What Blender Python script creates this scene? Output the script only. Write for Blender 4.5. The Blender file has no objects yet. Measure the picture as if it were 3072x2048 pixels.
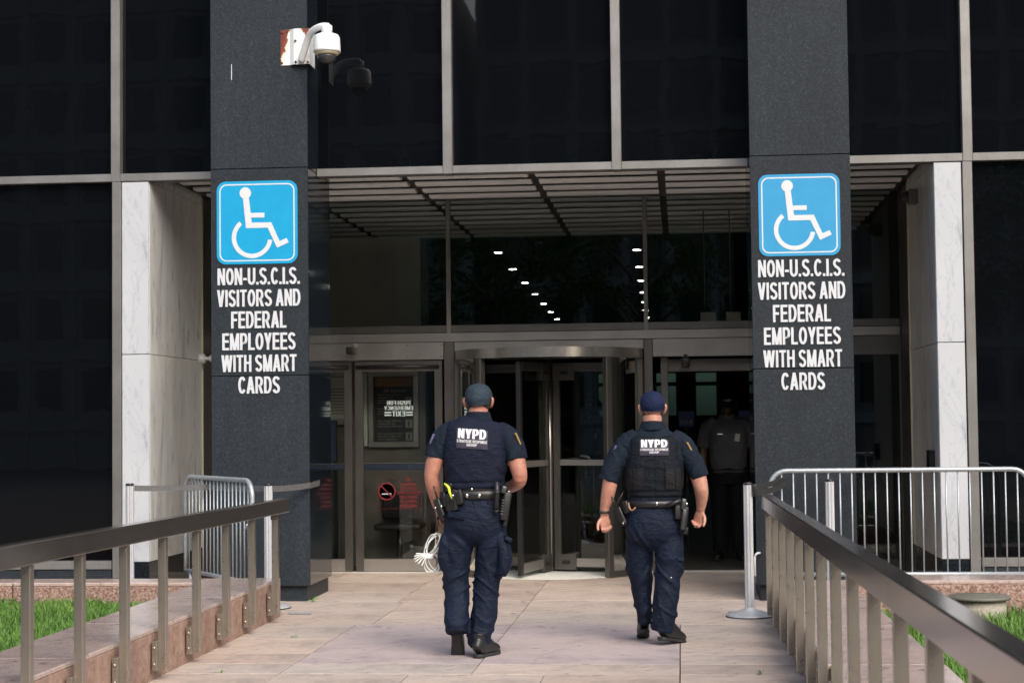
import bpy, bmesh, math, random
import numpy as np
from mathutils import Vector, Matrix, noise
from mathutils.bvhtree import BVHTree
random.seed(7)
R = math.radians
S = bpy.context.scene
C = S.collection

# ------------------------------------------------------------------ camera, sky, sun, exposure
cd = bpy.data.cameras.new('camera'); cam = bpy.data.objects.new('camera', cd); C.objects.link(cam)
cd.sensor_width = 36; cd.lens = 62.1; cd.clip_start = 0.1; cd.clip_end = 2000
yaw, pitch, roll = math.atan(504/5300), math.atan(236/5300), 0.011
fw = Vector((-math.sin(yaw)*math.cos(pitch), math.cos(yaw)*math.cos(pitch), math.sin(pitch)))
r0 = Vector((math.cos(yaw), math.sin(yaw), 0)); u0 = r0.cross(fw)
rt = math.cos(roll)*r0 - math.sin(roll)*u0; up = math.sin(roll)*r0 + math.cos(roll)*u0
m = Matrix((rt, up, -fw)).transposed().to_4x4(); m.translation = (0, 0, 1.58)
cam.matrix_world = m
cd.dof.use_dof = True; cd.dof.focus_distance = 12.0; cd.dof.aperture_fstop = 4.5
S.camera = cam

SUN_EL, SUN_AZ = R(40), R(152)          # azimuth clockwise from +Y: the light comes from behind the camera
W = bpy.data.worlds.new('World'); S.world = W; W.use_nodes = True
nt = W.node_tree; bg = nt.nodes['Background']
sky = nt.nodes.new('ShaderNodeTexSky'); sky.sky_type = 'NISHITA'; sky.sun_disc = False
sky.sun_elevation = SUN_EL; sky.sun_rotation = SUN_AZ; sky.dust_density = 4; sky.air_density = 1.2
hs = nt.nodes.new('ShaderNodeHueSaturation'); hs.inputs['Saturation'].default_value = 1.0   # thin overcast
nt.links.new(sky.outputs[0], hs.inputs['Color']); nt.links.new(hs.outputs[0], bg.inputs[0])
bg.inputs[1].default_value = 0.15
sl = bpy.data.lights.new('sun', 'SUN'); sl.energy = 1.3; sl.angle = R(40); sl.color = (1, .99, .985)
so = bpy.data.objects.new('sun', sl); C.objects.link(so); so.location = (10, -20, 30)
sd = Vector((math.sin(SUN_AZ)*math.cos(SUN_EL), math.cos(SUN_AZ)*math.cos(SUN_EL), math.sin(SUN_EL)))
so.rotation_euler = sd.to_track_quat('Z', 'Y').to_euler()
S.view_settings.view_transform = 'Standard'; S.view_settings.look = 'None'
S.view_settings.exposure = 0.7; S.view_settings.gamma = 1
S.render.engine = 'CYCLES'; S.cycles.use_denoising = True
S.cycles.max_bounces = 8; S.cycles.transparent_max_bounces = 16; S.cycles.sample_clamp_indirect = 6
S.render.resolution_x = 1024; S.render.resolution_y = 682

# ------------------------------------------------------------------ materials
MATS = {}
class NB:
    """tiny node-tree builder"""
    def __init__(s, name):
        s.m = bpy.data.materials.new(name); s.m.use_nodes = True; s.t = s.m.node_tree
        s.b = s.t.nodes['Principled BSDF']; s.co = s.n('ShaderNodeTexCoord').outputs['Object']
        MATS[name] = s.m
    def n(s, k, **kw):
        x = s.t.nodes.new(k)
        for a, v in kw.items():
            if a in x.inputs: x.inputs[a].default_value = v
            else: setattr(x, a, v)
        return x
    def l(s, a, b): s.t.links.new(a, b)
    def mapping(s, scale=(1, 1, 1), rot=(0, 0, 0), src=None):
        mp = s.n('ShaderNodeMapping'); mp.inputs['Scale'].default_value = scale; mp.inputs['Rotation'].default_value = rot
        s.l(src or s.co, mp.inputs[0]); return mp.outputs[0]
    def noise(s, scale, detail=4, rough=.55, dist=0, src=None, vec=None):
        x = s.n('ShaderNodeTexNoise', Scale=scale, Detail=detail, Roughness=rough, Distortion=dist)
        s.l(vec or s.co, x.inputs['Vector']); return x.outputs['Fac']
    def ramp(s, fac, stops, interp='LINEAR'):
        x = s.n('ShaderNodeValToRGB'); e = x.color_ramp.elements; x.color_ramp.interpolation = interp
        while len(e) < len(stops): e.new(.5)
        for q, (p, c) in zip(e, stops):
            q.position = p; q.color = (*c, 1) if len(c) == 3 else c
        s.l(fac, x.inputs[0]); return x.outputs[0]
    def mix(s, fac, a, b, mode='MIX'):
        x = s.n('ShaderNodeMix', data_type='RGBA', blend_type=mode)
        for sock, v in ((x.inputs[0], fac), (x.inputs[6], a), (x.inputs[7], b)):
            if isinstance(v, bpy.types.NodeSocket): s.l(v, sock)
            else: sock.default_value = v if isinstance(v, float) else (*v, 1)
        return x.outputs[2]
    def bump(s, h, strength=.3, dist=.01):
        x = s.n('ShaderNodeBump', Strength=strength, Distance=dist); s.l(h, x.inputs['Height']); s.l(x.outputs[0], s.b.inputs['Normal'])
    def rnd(s): return s.n('ShaderNodeObjectInfo').outputs['Random']
    def set(s, **kw):
        for k, v in kw.items():
            i = s.b.inputs[k.replace('_', ' ')]
            if isinstance(v, bpy.types.NodeSocket): s.l(v, i)
            else: i.default_value = (*v, 1) if isinstance(v, tuple) and len(v) == 3 else v
        return s
def plain(name, col, rough=.5, metal=0., var=.12, scale=30, bump=0.):
    a = NB(name); f = a.noise(scale, 5)
    a.set(Base_Color=a.ramp(f, [(.3, tuple(c*(1-var) for c in col)), (.7, tuple(min(1, c*(1+var)) for c in col))]), Roughness=rough, Metallic=metal)
    if bump: a.bump(f, bump, .004)
    return a.m

def mats():
    # dark thermal-finished granite (column fronts) and the same stone polished
    for nm, k, ro in (('granite_rough', .34, .7), ('granite_polished', .3, .07), ('granite_base', .4, .5)):
        a = NB(nm); f1 = a.noise(95, 3, .7); f2 = a.noise(38, 4, .65); f3 = a.noise(1.1, 4, .6)
        sp = a.ramp(f1, [(.36, (.018*k, .023*k, .028*k)), (.52, (.040*k, .050*k, .059*k)), (.62, (.085*k, .10*k, .112*k)), (.72, (.34*k, .37*k, .39*k))])
        c = a.mix(.45, sp, a.ramp(f2, [(.35, (.026*k, .031*k, .037*k)), (.7, (.075*k, .086*k, .098*k))]))
        c = a.mix(1., c, a.ramp(f3, [(.3, (.82, .82, .84)), (.7, (1.15, 1.15, 1.13))]), 'MULTIPLY')
        r = a.rnd(); c = a.mix(1., c, a.ramp(r, [(0, (.82, .82, .82)), (1, (1.12, 1.12, 1.14))]), 'MULTIPLY')
        c = a.mix(1., c, (.84, .99, 1.12), 'MULTIPLY'); c = a.mix(1., c, a.ramp(a.noise(2.2, 6, .65, vec=a.mapping((7, 7, .35))), [(.3, (.86, .87, .88)), (.5, (1, 1, 1)), (.75, (1.14, 1.13, 1.11))]), 'MULTIPLY'); a.set(Base_Color=c, Roughness=ro)
        if ro > .4: a.bump(f1, .35, .004); a.b.inputs['Specular IOR Level'].default_value = .35
    # white marble with grey veins running up to the right
    a = NB('marble'); w = a.mapping((1, 1, .38), (0, R(24), 0))
    n1 = a.noise(2.6, 8, .62, 1.6, vec=w); n2 = a.noise(13, 6, .6, .8, vec=w); n3 = a.noise(1.2, 3, .5)
    v1 = a.ramp(n1, [(.488, (1, 1, 1)), (.5, (.80, .81, .84)), (.512, (1, 1, 1))]); v2 = a.ramp(n2, [(.56, (1, 1, 1)), (.66, (.84, .85, .88)), (.76, (.50, .52, .56))])
    c = a.mix(1., a.ramp(n3, [(.3, (.46, .48, .505)), (.7, (.51, .53, .555))]), a.mix(1., v1, v2, 'MULTIPLY'), 'MULTIPLY')
    a.set(Base_Color=c, Roughness=.32)
    # streaked marble return panels, stained a little
    a = NB('marble_streaked'); w = a.mapping((1.5, 1.5, .36), (R(17), R(5), 0))
    n1 = a.noise(2.4, 9, .68, .8, vec=w); n2 = a.noise(1.4, 5, .6); n3 = a.noise(9, 6, .6, .3, vec=w)
    c = a.ramp(n1, [(.32, (.42, .42, .43)), (.43, (.72, .715, .70)), (.62, (.85, .845, .83))])
    c = a.mix(1., c, a.ramp(n3, [(.33, (.50, .50, .52)), (.40, (1, 1, 1)), (1, (1, 1, 1))]), 'MULTIPLY')
    c = a.mix(1., c, a.ramp(n2, [(.3, (.97, .975, .96)), (.7, (.92, .96, 1.0))]), 'MULTIPLY')
    a.set(Base_Color=c, Roughness=.3)
    # pink-grey granite paving, each slab its own tone, with stains
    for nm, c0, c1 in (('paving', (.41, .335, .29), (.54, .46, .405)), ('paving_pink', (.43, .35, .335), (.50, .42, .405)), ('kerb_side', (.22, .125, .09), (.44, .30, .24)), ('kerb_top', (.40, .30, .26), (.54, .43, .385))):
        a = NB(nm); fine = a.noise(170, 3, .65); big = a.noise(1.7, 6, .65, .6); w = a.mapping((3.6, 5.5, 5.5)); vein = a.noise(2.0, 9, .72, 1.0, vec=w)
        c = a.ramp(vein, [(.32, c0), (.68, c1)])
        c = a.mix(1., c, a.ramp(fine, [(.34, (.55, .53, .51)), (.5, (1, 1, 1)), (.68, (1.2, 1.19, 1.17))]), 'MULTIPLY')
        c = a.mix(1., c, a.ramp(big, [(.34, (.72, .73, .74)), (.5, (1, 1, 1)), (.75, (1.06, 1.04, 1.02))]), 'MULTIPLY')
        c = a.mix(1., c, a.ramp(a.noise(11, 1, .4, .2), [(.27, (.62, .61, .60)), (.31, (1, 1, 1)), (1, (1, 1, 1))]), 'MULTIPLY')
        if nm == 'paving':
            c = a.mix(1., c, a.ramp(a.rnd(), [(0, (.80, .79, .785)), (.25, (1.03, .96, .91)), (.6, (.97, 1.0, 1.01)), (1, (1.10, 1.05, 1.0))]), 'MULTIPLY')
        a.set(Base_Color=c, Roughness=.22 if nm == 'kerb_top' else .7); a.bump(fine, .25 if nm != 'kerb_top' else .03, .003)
    a = NB('kerb_coarse'); f = a.noise(55, 4, .7); c = a.ramp(f, [(.32, (.05, .04, .035)), (.45, (.22, .12, .09)), (.58, (.38, .26, .21)), (.72, (.52, .44, .38))])
    a.set(Base_Color=c, Roughness=.6); a.bump(f, .3, .005)
    plain('grout', (.045, .038, .033), .9, scale=20)
    a = NB('asphalt'); a.set(Base_Color=a.ramp(a.noise(60, 5), [(.3, (.035, .035, .036)), (.7, (.07, .07, .068))]), Roughness=.85)
    plain('soil', (.05, .04, .028), .95, scale=15)
    plain('concrete', (.34, .31, .26), .85, var=.25, scale=60, bump=.4)
    plain('hatch_iron', (.15, .145, .115), .6, .2, scale=25)
    a = NB('grass'); a.set(Base_Color=a.mix(1., a.ramp(a.noise(2.2, 4), [(.3, (.065, .15, .022)), (.55, (.11, .235, .035)), (.75, (.17, .30, .06))]), a.ramp(a.noise(70, 2, .7), [(.3, (.55, .6, .5)), (.52, (1, 1, 1)), (.68, (1.5, 1.2, 1.0)), (.8, (2.6, 1.7, 2.2))]), 'MULTIPLY'), Roughness=.5)
    a.b.inputs['Subsurface Weight'].default_value = 0
    # aluminium mullions
    a = NB('aluminium'); w = a.mapping((60, 60, 2)); f = a.noise(4, 6, .7, vec=w); g = a.noise(2.5, 5, .65)
    a.set(Base_Color=a.mix(1., a.ramp(f, [(.3, (.225, .222, .218)), (.7, (.285, .282, .276))]), a.ramp(g, [(.3, (.78, .77, .74)), (.7, (1.05, 1.05, 1.05))]), 'MULTIPLY'), Metallic=.55, Roughness=.42)
    # brushed stainless steel: entrance frames and handrails
    for nm, c0, c1, ro in (('stainless', (.42, .395, .37), (.50, .475, .445), .30), ('stainless_dark', (.145, .14, .13), (.185, .178, .165), .34), ('rail_steel', (.36, .335, .285), (.42, .39, .335), .28), ('rail_cap', (.25, .23, .22), (.29, .265, .25), .16), ('stainless_polished', (.40, .39, .37), (.44, .43, .41), .24)):
        a = NB(nm); w = a.mapping((14, .25, 14) if nm == 'rail_cap' else (90, 90, 1.2)); f = a.noise(5, 6, .7, vec=w); g = a.noise(3.5, 6, .7, .8)
        a.set(Base_Color=a.mix(1., a.ramp(f, [(.3, c0), (.7, c1)]), a.ramp(g, [(.3, (.93, .925, .92)), (.65, (1.04, 1.04, 1.04))]), 'MULTIPLY'), Metallic=.85,
              Roughness=a.ramp(g, [(.3, (ro*.9,)*3), (.7, (ro*1.15,)*3)]))
    plain('galvanised', (.40, .43, .45), .42, .5, var=.14, scale=45)
    plain('stanchion_grey', (.52, .53, .55), .42, .35, var=.06)
    plain('belt_black', (.022, .021, .02), .55); plain('belt_grey', (.10, .10, .10), .55)
    plain('black_plastic', (.014, .014, .015), .35); plain('black_rubber', (.02, .02, .02), .6)
    # dark reflective curtain-wall glass (slightly wavy)
    a = NB('black_glass'); f = a.noise(.9, 3, .5, .6); a.set(Base_Color=(.0025, .003, .004), Roughness=.015, Metallic=0.); a.b.inputs['IOR'].default_value = 1.52; a.bump(f, .013, .10)
    # see-through glass: transparent + mirror by fresnel
    for nm, tint in (('clear_glass', (.955, .975, .96)), ('tint_glass', (.30, .40, .39))):
        a = NB(nm); t = a.t; tr = a.n('ShaderNodeBsdfTransparent', Color=(*tint, 1)); gl = a.n('ShaderNodeBsdfGlossy', Roughness=.01, Color=(.95, 1, .98, 1))
        fr = a.n('ShaderNodeFresnel', IOR=1.5); mx = a.n('ShaderNodeMixShader')
        a.l(fr.outputs[0], mx.inputs[0]); a.l(tr.outputs[0], mx.inputs[1]); a.l(gl.outputs[0], mx.inputs[2]); a.l(mx.outputs[0], t.nodes['Material Output'].inputs[0])
        t.nodes.remove(a.b)
    plain('soffit_slat', (.91, .94, .95), .5, var=.02); plain('soffit_back', (.20, .155, .12), .8, var=.2); plain('soffit_rail', (.035, .03, .027), .5)
    plain('soffit_channel', (.34, .27, .22), .6, var=.15)
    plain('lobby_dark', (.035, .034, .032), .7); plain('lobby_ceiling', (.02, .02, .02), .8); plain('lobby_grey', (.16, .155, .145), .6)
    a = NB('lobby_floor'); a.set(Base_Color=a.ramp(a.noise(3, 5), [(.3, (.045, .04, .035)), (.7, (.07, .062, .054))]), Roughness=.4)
    a = NB('lamp_glow'); a.b.inputs['Emission Color'].default_value = (1, .97, .88, 1); a.b.inputs['Emission Strength'].default_value = 30; a.set(Base_Color=(.8, .8, .8))
    plain('lobby_panel', (.80, .76, .66), .5, var=.12, scale=2.5); plain('lobby_marble', (.11, .10, .085), .4, var=.3, scale=4); plain('threshold', (.55, .54, .49), .4)
    # signs
    for nm, c in (('sign_blue', (.0, .30, .56)), ('sign_blue_pale', (.022, .275, .52))):
        a = NB(nm); g = a.noise(6, 4); a.set(Base_Color=a.mix(1., c, a.ramp(g, [(.3, (.93, .94, .96)), (.7, (1.05, 1.05, 1.03))]), 'MULTIPLY'), Roughness=.45)
    plain('sign_white', (.60, .62, .64), .5, var=.03); plain('letter_white', (.58, .60, .63), .45, var=.04); plain('letter_side', (.35, .42, .45), .5)
    plain('decal_white', (.62, .72, .70), .6, var=.03); plain('decal_red', (.17, .009, .012), .7); plain('paper', (.42, .42, .38), .8, var=.06); plain('poster_black', (.01, .01, .011), .5)
    plain('poster_brown', (.16, .075, .03), .6); plain('poster_grey', (.16, .16, .155), .6); plain('ink', (.08, .08, .08), .7); plain('gsa_blue', (.012, .035, .16), .5); plain('blue_board', (.03, .04, .09), .6)
    # camera housing
    plain('white_paint', (.78, .79, .79), .35, var=.03); plain('cream_rim', (.62, .55, .38), .5)
    a = NB('rusted_paint'); n1 = a.noise(7, 8, .72, .5); n2 = a.noise(30, 5, .65)
    x = a.n('ShaderNodeSeparateXYZ'); a.l(a.n('ShaderNodeTexCoord').outputs['Generated'], x.inputs[0])
    mx_ = a.n('ShaderNodeMath', operation='ABSOLUTE'); sb = a.n('ShaderNodeMath', operation='SUBTRACT'); sb.inputs[1].default_value = .55; a.l(x.outputs[0], sb.inputs[0]); a.l(sb.outputs[0], mx_.inputs[0])
    mz_ = a.n('ShaderNodeMath', operation='MULTIPLY'); mz_.inputs[1].default_value = .22; a.l(x.outputs[2], mz_.inputs[0])
    ad = a.n('ShaderNodeMath', operation='MULTIPLY_ADD'); a.l(mx_.outputs[0], ad.inputs[0]); ad.inputs[1].default_value = .62; a.l(mz_.outputs[0], ad.inputs[2])
    su = a.n('ShaderNodeMath', operation='ADD'); a.l(ad.outputs[0], su.inputs[0]); sc_ = a.n('ShaderNodeMath', operation='MULTIPLY'); sc_.inputs[1].default_value = .62; a.l(n1, sc_.inputs[0]); a.l(sc_.outputs[0], su.inputs[1])
    a.set(Base_Color=a.ramp(su.outputs[0], [(.62, (.78, .78, .77)), (.665, (.76, .66, .48)), (.69, (.20, .045, .02)), (.85, (.12, .025, .014))]), Roughness=.5)
    plain('rust', (.10, .03, .018), .8, var=.3); plain('smoked_dome', (.05, .05, .05), .08)
    # people
    for nm, c0, c1, ro in (('navy_shirt', (0.0045, 0.0087, 0.0168), (0.0077, 0.0140, 0.0259), .8), ('navy_vest', (0.0047, 0.0069, 0.0187), (0.0074, 0.0105, 0.0259), .75), ('black_vest', (0.0030, 0.0048, 0.0081), (0.0048, 0.0072, 0.0120), .75),
                           ('navy_trousers', (0.0033, 0.0068, 0.0185), (0.0060, 0.0114, 0.0283), .65), ('cap_slate', (.021, .033, .045), (.031, .047, .062), .85), ('cap_navy', (0.0067, 0.0109, 0.0375), (0.0105, 0.0165, 0.0525), .85),
                           ('guard_shirt', (.06, .063, .068), (.08, .083, .088), .9), ('guard_black', (.006, .006, .007), (.01, .01, .011), .85), ('webbing', (.008, .008, .009), (.014, .014, .015), .7)):
        a = NB(nm); f = a.noise(7, 5, .6); wv = a.noise(420, 2, .5)
        a.set(Base_Color=a.ramp(f, [(.3, c0), (.7, c1)]), Roughness=ro); a.bump(a.mix(.35, a.ramp(a.noise(8, 3, .5, .8, vec=a.mapping((1, 1, 1.7), (0, R(25), 0))), [(.40, (0, 0, 0)), (.5, (1, 1, 1)), (.60, (0, 0, 0))]), wv), .5, .010)
        a.b.inputs['Specular IOR Level'].default_value = .2
    for nm, c0, c1 in (('skin_a', (.30, .115, .075), (.50, .24, .17)), ('skin_b', (.36, .155, .105), (.54, .29, .21)), ('skin_dark', (.05, .026, .017), (.075, .04, .026))):
        a = NB(nm); f = a.noise(14, 8, .75); g = a.noise(160, 3)
        a.set(Base_Color=a.ramp(f, [(.32, c0), (.68, c1)]), Roughness=.48); a.bump(g, .12, .002)
        a.b.inputs['Subsurface Weight'].default_value = .12; a.b.inputs['Subsurface Radius'].default_value = (.012, .005, .003); a.b.inputs['Subsurface Scale'].default_value = 1.
    plain('hair_short', (.05, .032, .022), .8, scale=200, bump=.4); plain('leather_black', (.011, .011, .012), .42, var=.25, scale=60, bump=.15); plain('boot_black', (.012, .012, .013), .4, var=.3, scale=40, bump=.2)
    plain('gun_metal', (.10, .105, .11), .3, .8); plain('snap_metal', (.75, .73, .68), .2, .95); plain('taser_yellow', (.62, .66, .04), .45); plain('patch_navy', (.028, .024, .045), .8); plain('patch_white', (.66, .66, .68), .7, var=.02)
    plain('patch_gold', (.30, .19, .06), .7); plain('patch_mauve', (.12, .11, .22), .7); plain('tie_white', (.82, .82, .80), .4, var=.03); plain('copper_clip', (.42, .17, .06), .3, .9); plain('tan_strap', (.32, .17, .07), .6)
    # far buildings, trees
    plain('brick_far', (.20, .165, .14), .9, var=.15, scale=3); plain('stone_far', (.27, .26, .245), .9, var=.1, scale=2); plain('glass_far', (.02, .025, .03), .1)
    plain('bark', (.07, .05, .035), .9, var=.3); a = NB('leaves'); a.set(Base_Color=a.ramp(a.noise(1.4, 4), [(.3, (.03, .075, .012)), (.7, (.075, .15, .025))]), Roughness=.5)
    plain('weed', (.10, .26, .03), .5, var=.3)
mats()
M = MATS

# ------------------------------------------------------------------ geometry helpers
WL = {}                                   # world origin of each parent (parents are never rotated unless they are local-space things)
def link(o, parent=None, loc=(0, 0, 0)):
    C.objects.link(o); WL[o] = Vector(loc)
    o.location = WL[o] - (WL[parent] if parent else Vector())
    if parent: o.parent = parent
    return o
def mesh(name, V, F, mat=None, parent=None, smooth=False, loc=(0, 0, 0)):
    me = bpy.data.meshes.new(name); me.from_pydata([tuple(v) for v in V], [], F); me.update()
    if mat: me.materials.append(M[mat])
    if smooth: me.shade_smooth()
    return link(bpy.data.objects.new(name, me), parent, loc)
def thing(name, label, cat, loc=(0, 0, 0), group=None, rz=0):
    o = bpy.data.objects.new(name, None); o.empty_display_size = .1; link(o, None, loc); o.rotation_euler.z = rz
    return tag(o, label, cat, group)
def tag(o, label, cat=None, group=None):
    o['label'] = label
    if cat: o['category'] = cat
    if group: o['group'] = group
    return o
def kind(o, k): o['kind'] = k; return o
BOXC = {}
def box(name, x0, x1, y0, y1, z0, z1, mat, parent=None, bev=0., seg=1, rot=None):
    d = (round(x1-x0, 4), round(y1-y0, 4), round(z1-z0, 4)); key = (d, mat, bev, seg)
    if key not in BOXC:
        bm = bmesh.new(); bmesh.ops.create_cube(bm, size=1); bmesh.ops.scale(bm, vec=d, verts=bm.verts)
        if bev: bmesh.ops.bevel(bm, geom=bm.edges[:], offset=min(bev, min(d)*.45), segments=seg, affect='EDGES', profile=.6)
        me = bpy.data.meshes.new(name); bm.to_mesh(me); bm.free(); me.materials.append(M[mat])
        if bev and seg > 1: me.shade_smooth()
        BOXC[key] = me
    o = link(bpy.data.objects.new(name, BOXC[key]), parent, ((x0+x1)/2, (y0+y1)/2, (z0+z1)/2))
    if rot: o.rotation_euler = rot
    return o
def catmull(P, sub):
    P = [Vector(p) for p in P]; out = []
    for i in range(len(P)-1):
        a, b, c, d = P[max(i-1, 0)], P[i], P[i+1], P[min(i+2, len(P)-1)]
        for k in range(sub):
            t = k/sub; out.append(.5*((2*b)+(c-a)*t+(2*a-5*b+4*c-d)*t*t+(3*b-a-3*c+d)*t**3))
    out.append(P[-1]); return out
def loft(path, rad, n=16, sub=4, ref=(0, 1, 0), sq=2., caps=True):
    """closed tube along path; rad = (half width, half depth) per point; ref = depth direction; sq = superellipse power"""
    P = catmull(path, sub); Rr = catmull([(*(r if isinstance(r, tuple) else (r, r)), 0) for r in rad], sub)
    V, F = [], []; ref = Vector(ref)
    for i, p in enumerate(P):
        t = (P[min(i+1, len(P)-1)]-P[max(i-1, 0)]).normalized()
        a = ref-ref.dot(t)*t
        if a.length < 1e-4: a = Vector((1, 0, 0))-t.x*t
        a.normalize(); b = a.cross(t).normalized()
        for k in range(n):
            q = 2*math.pi*k/n; cx, sy = math.cos(q), math.sin(q)
            cx = math.copysign(abs(cx)**(2/sq), cx); sy = math.copysign(abs(sy)**(2/sq), sy)
            V.append(p+b*(Rr[i].x*cx)+a*(Rr[i].y*sy))
    L = len(P)
    for i in range(L-1):
        for k in range(n):
            k2 = (k+1) % n; F.append((i*n+k, i*n+k2, (i+1)*n+k2, (i+1)*n+k))
    if caps:
        V.append(P[0]); V.append(P[-1]); c0, c1 = len(V)-2, len(V)-1
        for k in range(n):
            k2 = (k+1) % n; F.append((c0, k2, k)); F.append((c1, (L-1)*n+k, (L-1)*n+k2))
    return V, F
def join(parts):
    V, F = [], []
    for v, f in parts:
        o = len(V); V += list(v); F += [tuple(i+o for i in q) for q in f]
    return V, F
def ellipsoid(c, r, nu=20, nv=12, z0=-1., z1=1.):
    V, F = [], []
    for j in range(nv+1):
        a = math.asin(max(-1, min(1, z0+(z1-z0)*j/nv))) if False else (math.asin(z0)+(math.asin(z1)-math.asin(z0))*j/nv)
        for i in range(nu):
            b = 2*math.pi*i/nu; V.append((c[0]+r[0]*math.cos(a)*math.cos(b), c[1]+r[1]*math.cos(a)*math.sin(b), c[2]+r[2]*math.sin(a)))
    for j in range(nv):
        for i in range(nu):
            i2 = (i+1) % nu; F.append((j*nu+i, j*nu+i2, (j+1)*nu+i2, (j+1)*nu+i))
    F.append(tuple(range(nu))[::-1]); F.append(tuple(nv*nu+i for i in range(nu)))
    return V, F
def tube(name, path, r, mat, parent=None, n=10, sub=1, ref=(0, .3, 1), loc=(0, 0, 0)):
    v, f = loft(path, [r]*len(path), n, sub, ref); return mesh(name, v, f, mat, parent, True, loc)
def arc(c, r, a0, a1, u, w, n=6):
    c, u, w = Vector(c), Vector(u), Vector(w)
    return [c+u*(r*math.cos(a0+(a1-a0)*i/n))+w*(r*math.sin(a0+(a1-a0)*i/n)) for i in range(n+1)]
def prism(name, pts, y0, y1, mat, parent=None, loc=(0, 0, 0)):
    """polygon in x,z extruded along y"""
    n = len(pts); V = [(x, y0, z) for x, z in pts]+[(x, y1, z) for x, z in pts]
    F = [tuple(range(n)), tuple(range(2*n-1, n-1, -1))]+[(i, i+n, (i+1) % n+n, (i+1) % n) for i in range(n)]
    o = mesh(name, V, F, mat, parent, False, loc)
    bm = bmesh.new(); bm.from_mesh(o.data); bmesh.ops.recalc_face_normals(bm, faces=bm.faces[:])
    bmesh.ops.triangulate(bm, faces=[f for f in bm.faces if len(f.verts) > 4]); bm.to_mesh(o.data); bm.free()
    return o
def lathe(name, prof, mat, parent=None, loc=(0, 0, 0), n=28, smooth=True):
    V = [(r*math.cos(2*math.pi*i/n), r*math.sin(2*math.pi*i/n), z) for r, z in prof for i in range(n)]
    F = [(j*n+i, j*n+(i+1) % n, (j+1)*n+(i+1) % n, (j+1)*n+i) for j in range(len(prof)-1) for i in range(n)]
    F.append(tuple(range(n))[::-1]); F.append(tuple((len(prof)-1)*n+i for i in range(n)))
    return mesh(name, V, F, mat, parent, smooth, loc)
def text_mesh(name, s, w, h, mat, depth=.004, bold=.02, mirror=False):
    """text in the x,z plane facing -y, its box exactly w by h, origin at the box centre"""
    cu = bpy.data.curves.new(name, 'FONT'); cu.body = s; cu.offset = bold; cu.extrude = .01; cu.resolution_u = 4; cu.size = 1; cu.align_x = 'CENTER'; cu.space_line = .82
    t = bpy.data.objects.new(name, cu); C.objects.link(t); dg = bpy.context.evaluated_depsgraph_get()
    me = bpy.data.meshes.new_from_object(t.evaluated_get(dg)); bpy.data.objects.remove(t); bpy.data.curves.remove(cu)
    a = np.empty(len(me.vertices)*3, 'f'); me.vertices.foreach_get('co', a); a = a.reshape(-1, 3)
    lo, hi = a.min(0), a.max(0); q = np.empty_like(a); k = -1 if mirror else 1
    q[:, 0] = ((a[:, 0]-lo[0])/(hi[0]-lo[0])-.5)*w*k; q[:, 2] = ((a[:, 1]-lo[1])/(hi[1]-lo[1])-.5)*h; q[:, 1] = -(a[:, 2]-lo[2])/(hi[2]-lo[2])*depth
    me.vertices.foreach_set('co', q.ravel()); me.materials.clear(); me.materials.append(M[mat])
    bm = bmesh.new(); bm.from_mesh(me); bmesh.ops.recalc_face_normals(bm, faces=bm.faces[:]); bm.to_mesh(me); bm.free(); me.update()
    return me
def text(name, s, w, h, x, y, z, mat, parent=None, **k):
    return link(bpy.data.objects.new(name, text_mesh(name, s, w, h, mat, **k)), parent, (x, y, z))
def copy_tree(o, loc=None):
    ch = [c for c in WL if c.parent == o]; r = o.copy(); C.objects.link(r); WL[r] = Vector(loc if loc is not None else WL[o])
    if loc is not None: r.location = loc
    for c in ch:
        d = copy_tree(c); d.parent = r
    return r
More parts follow.
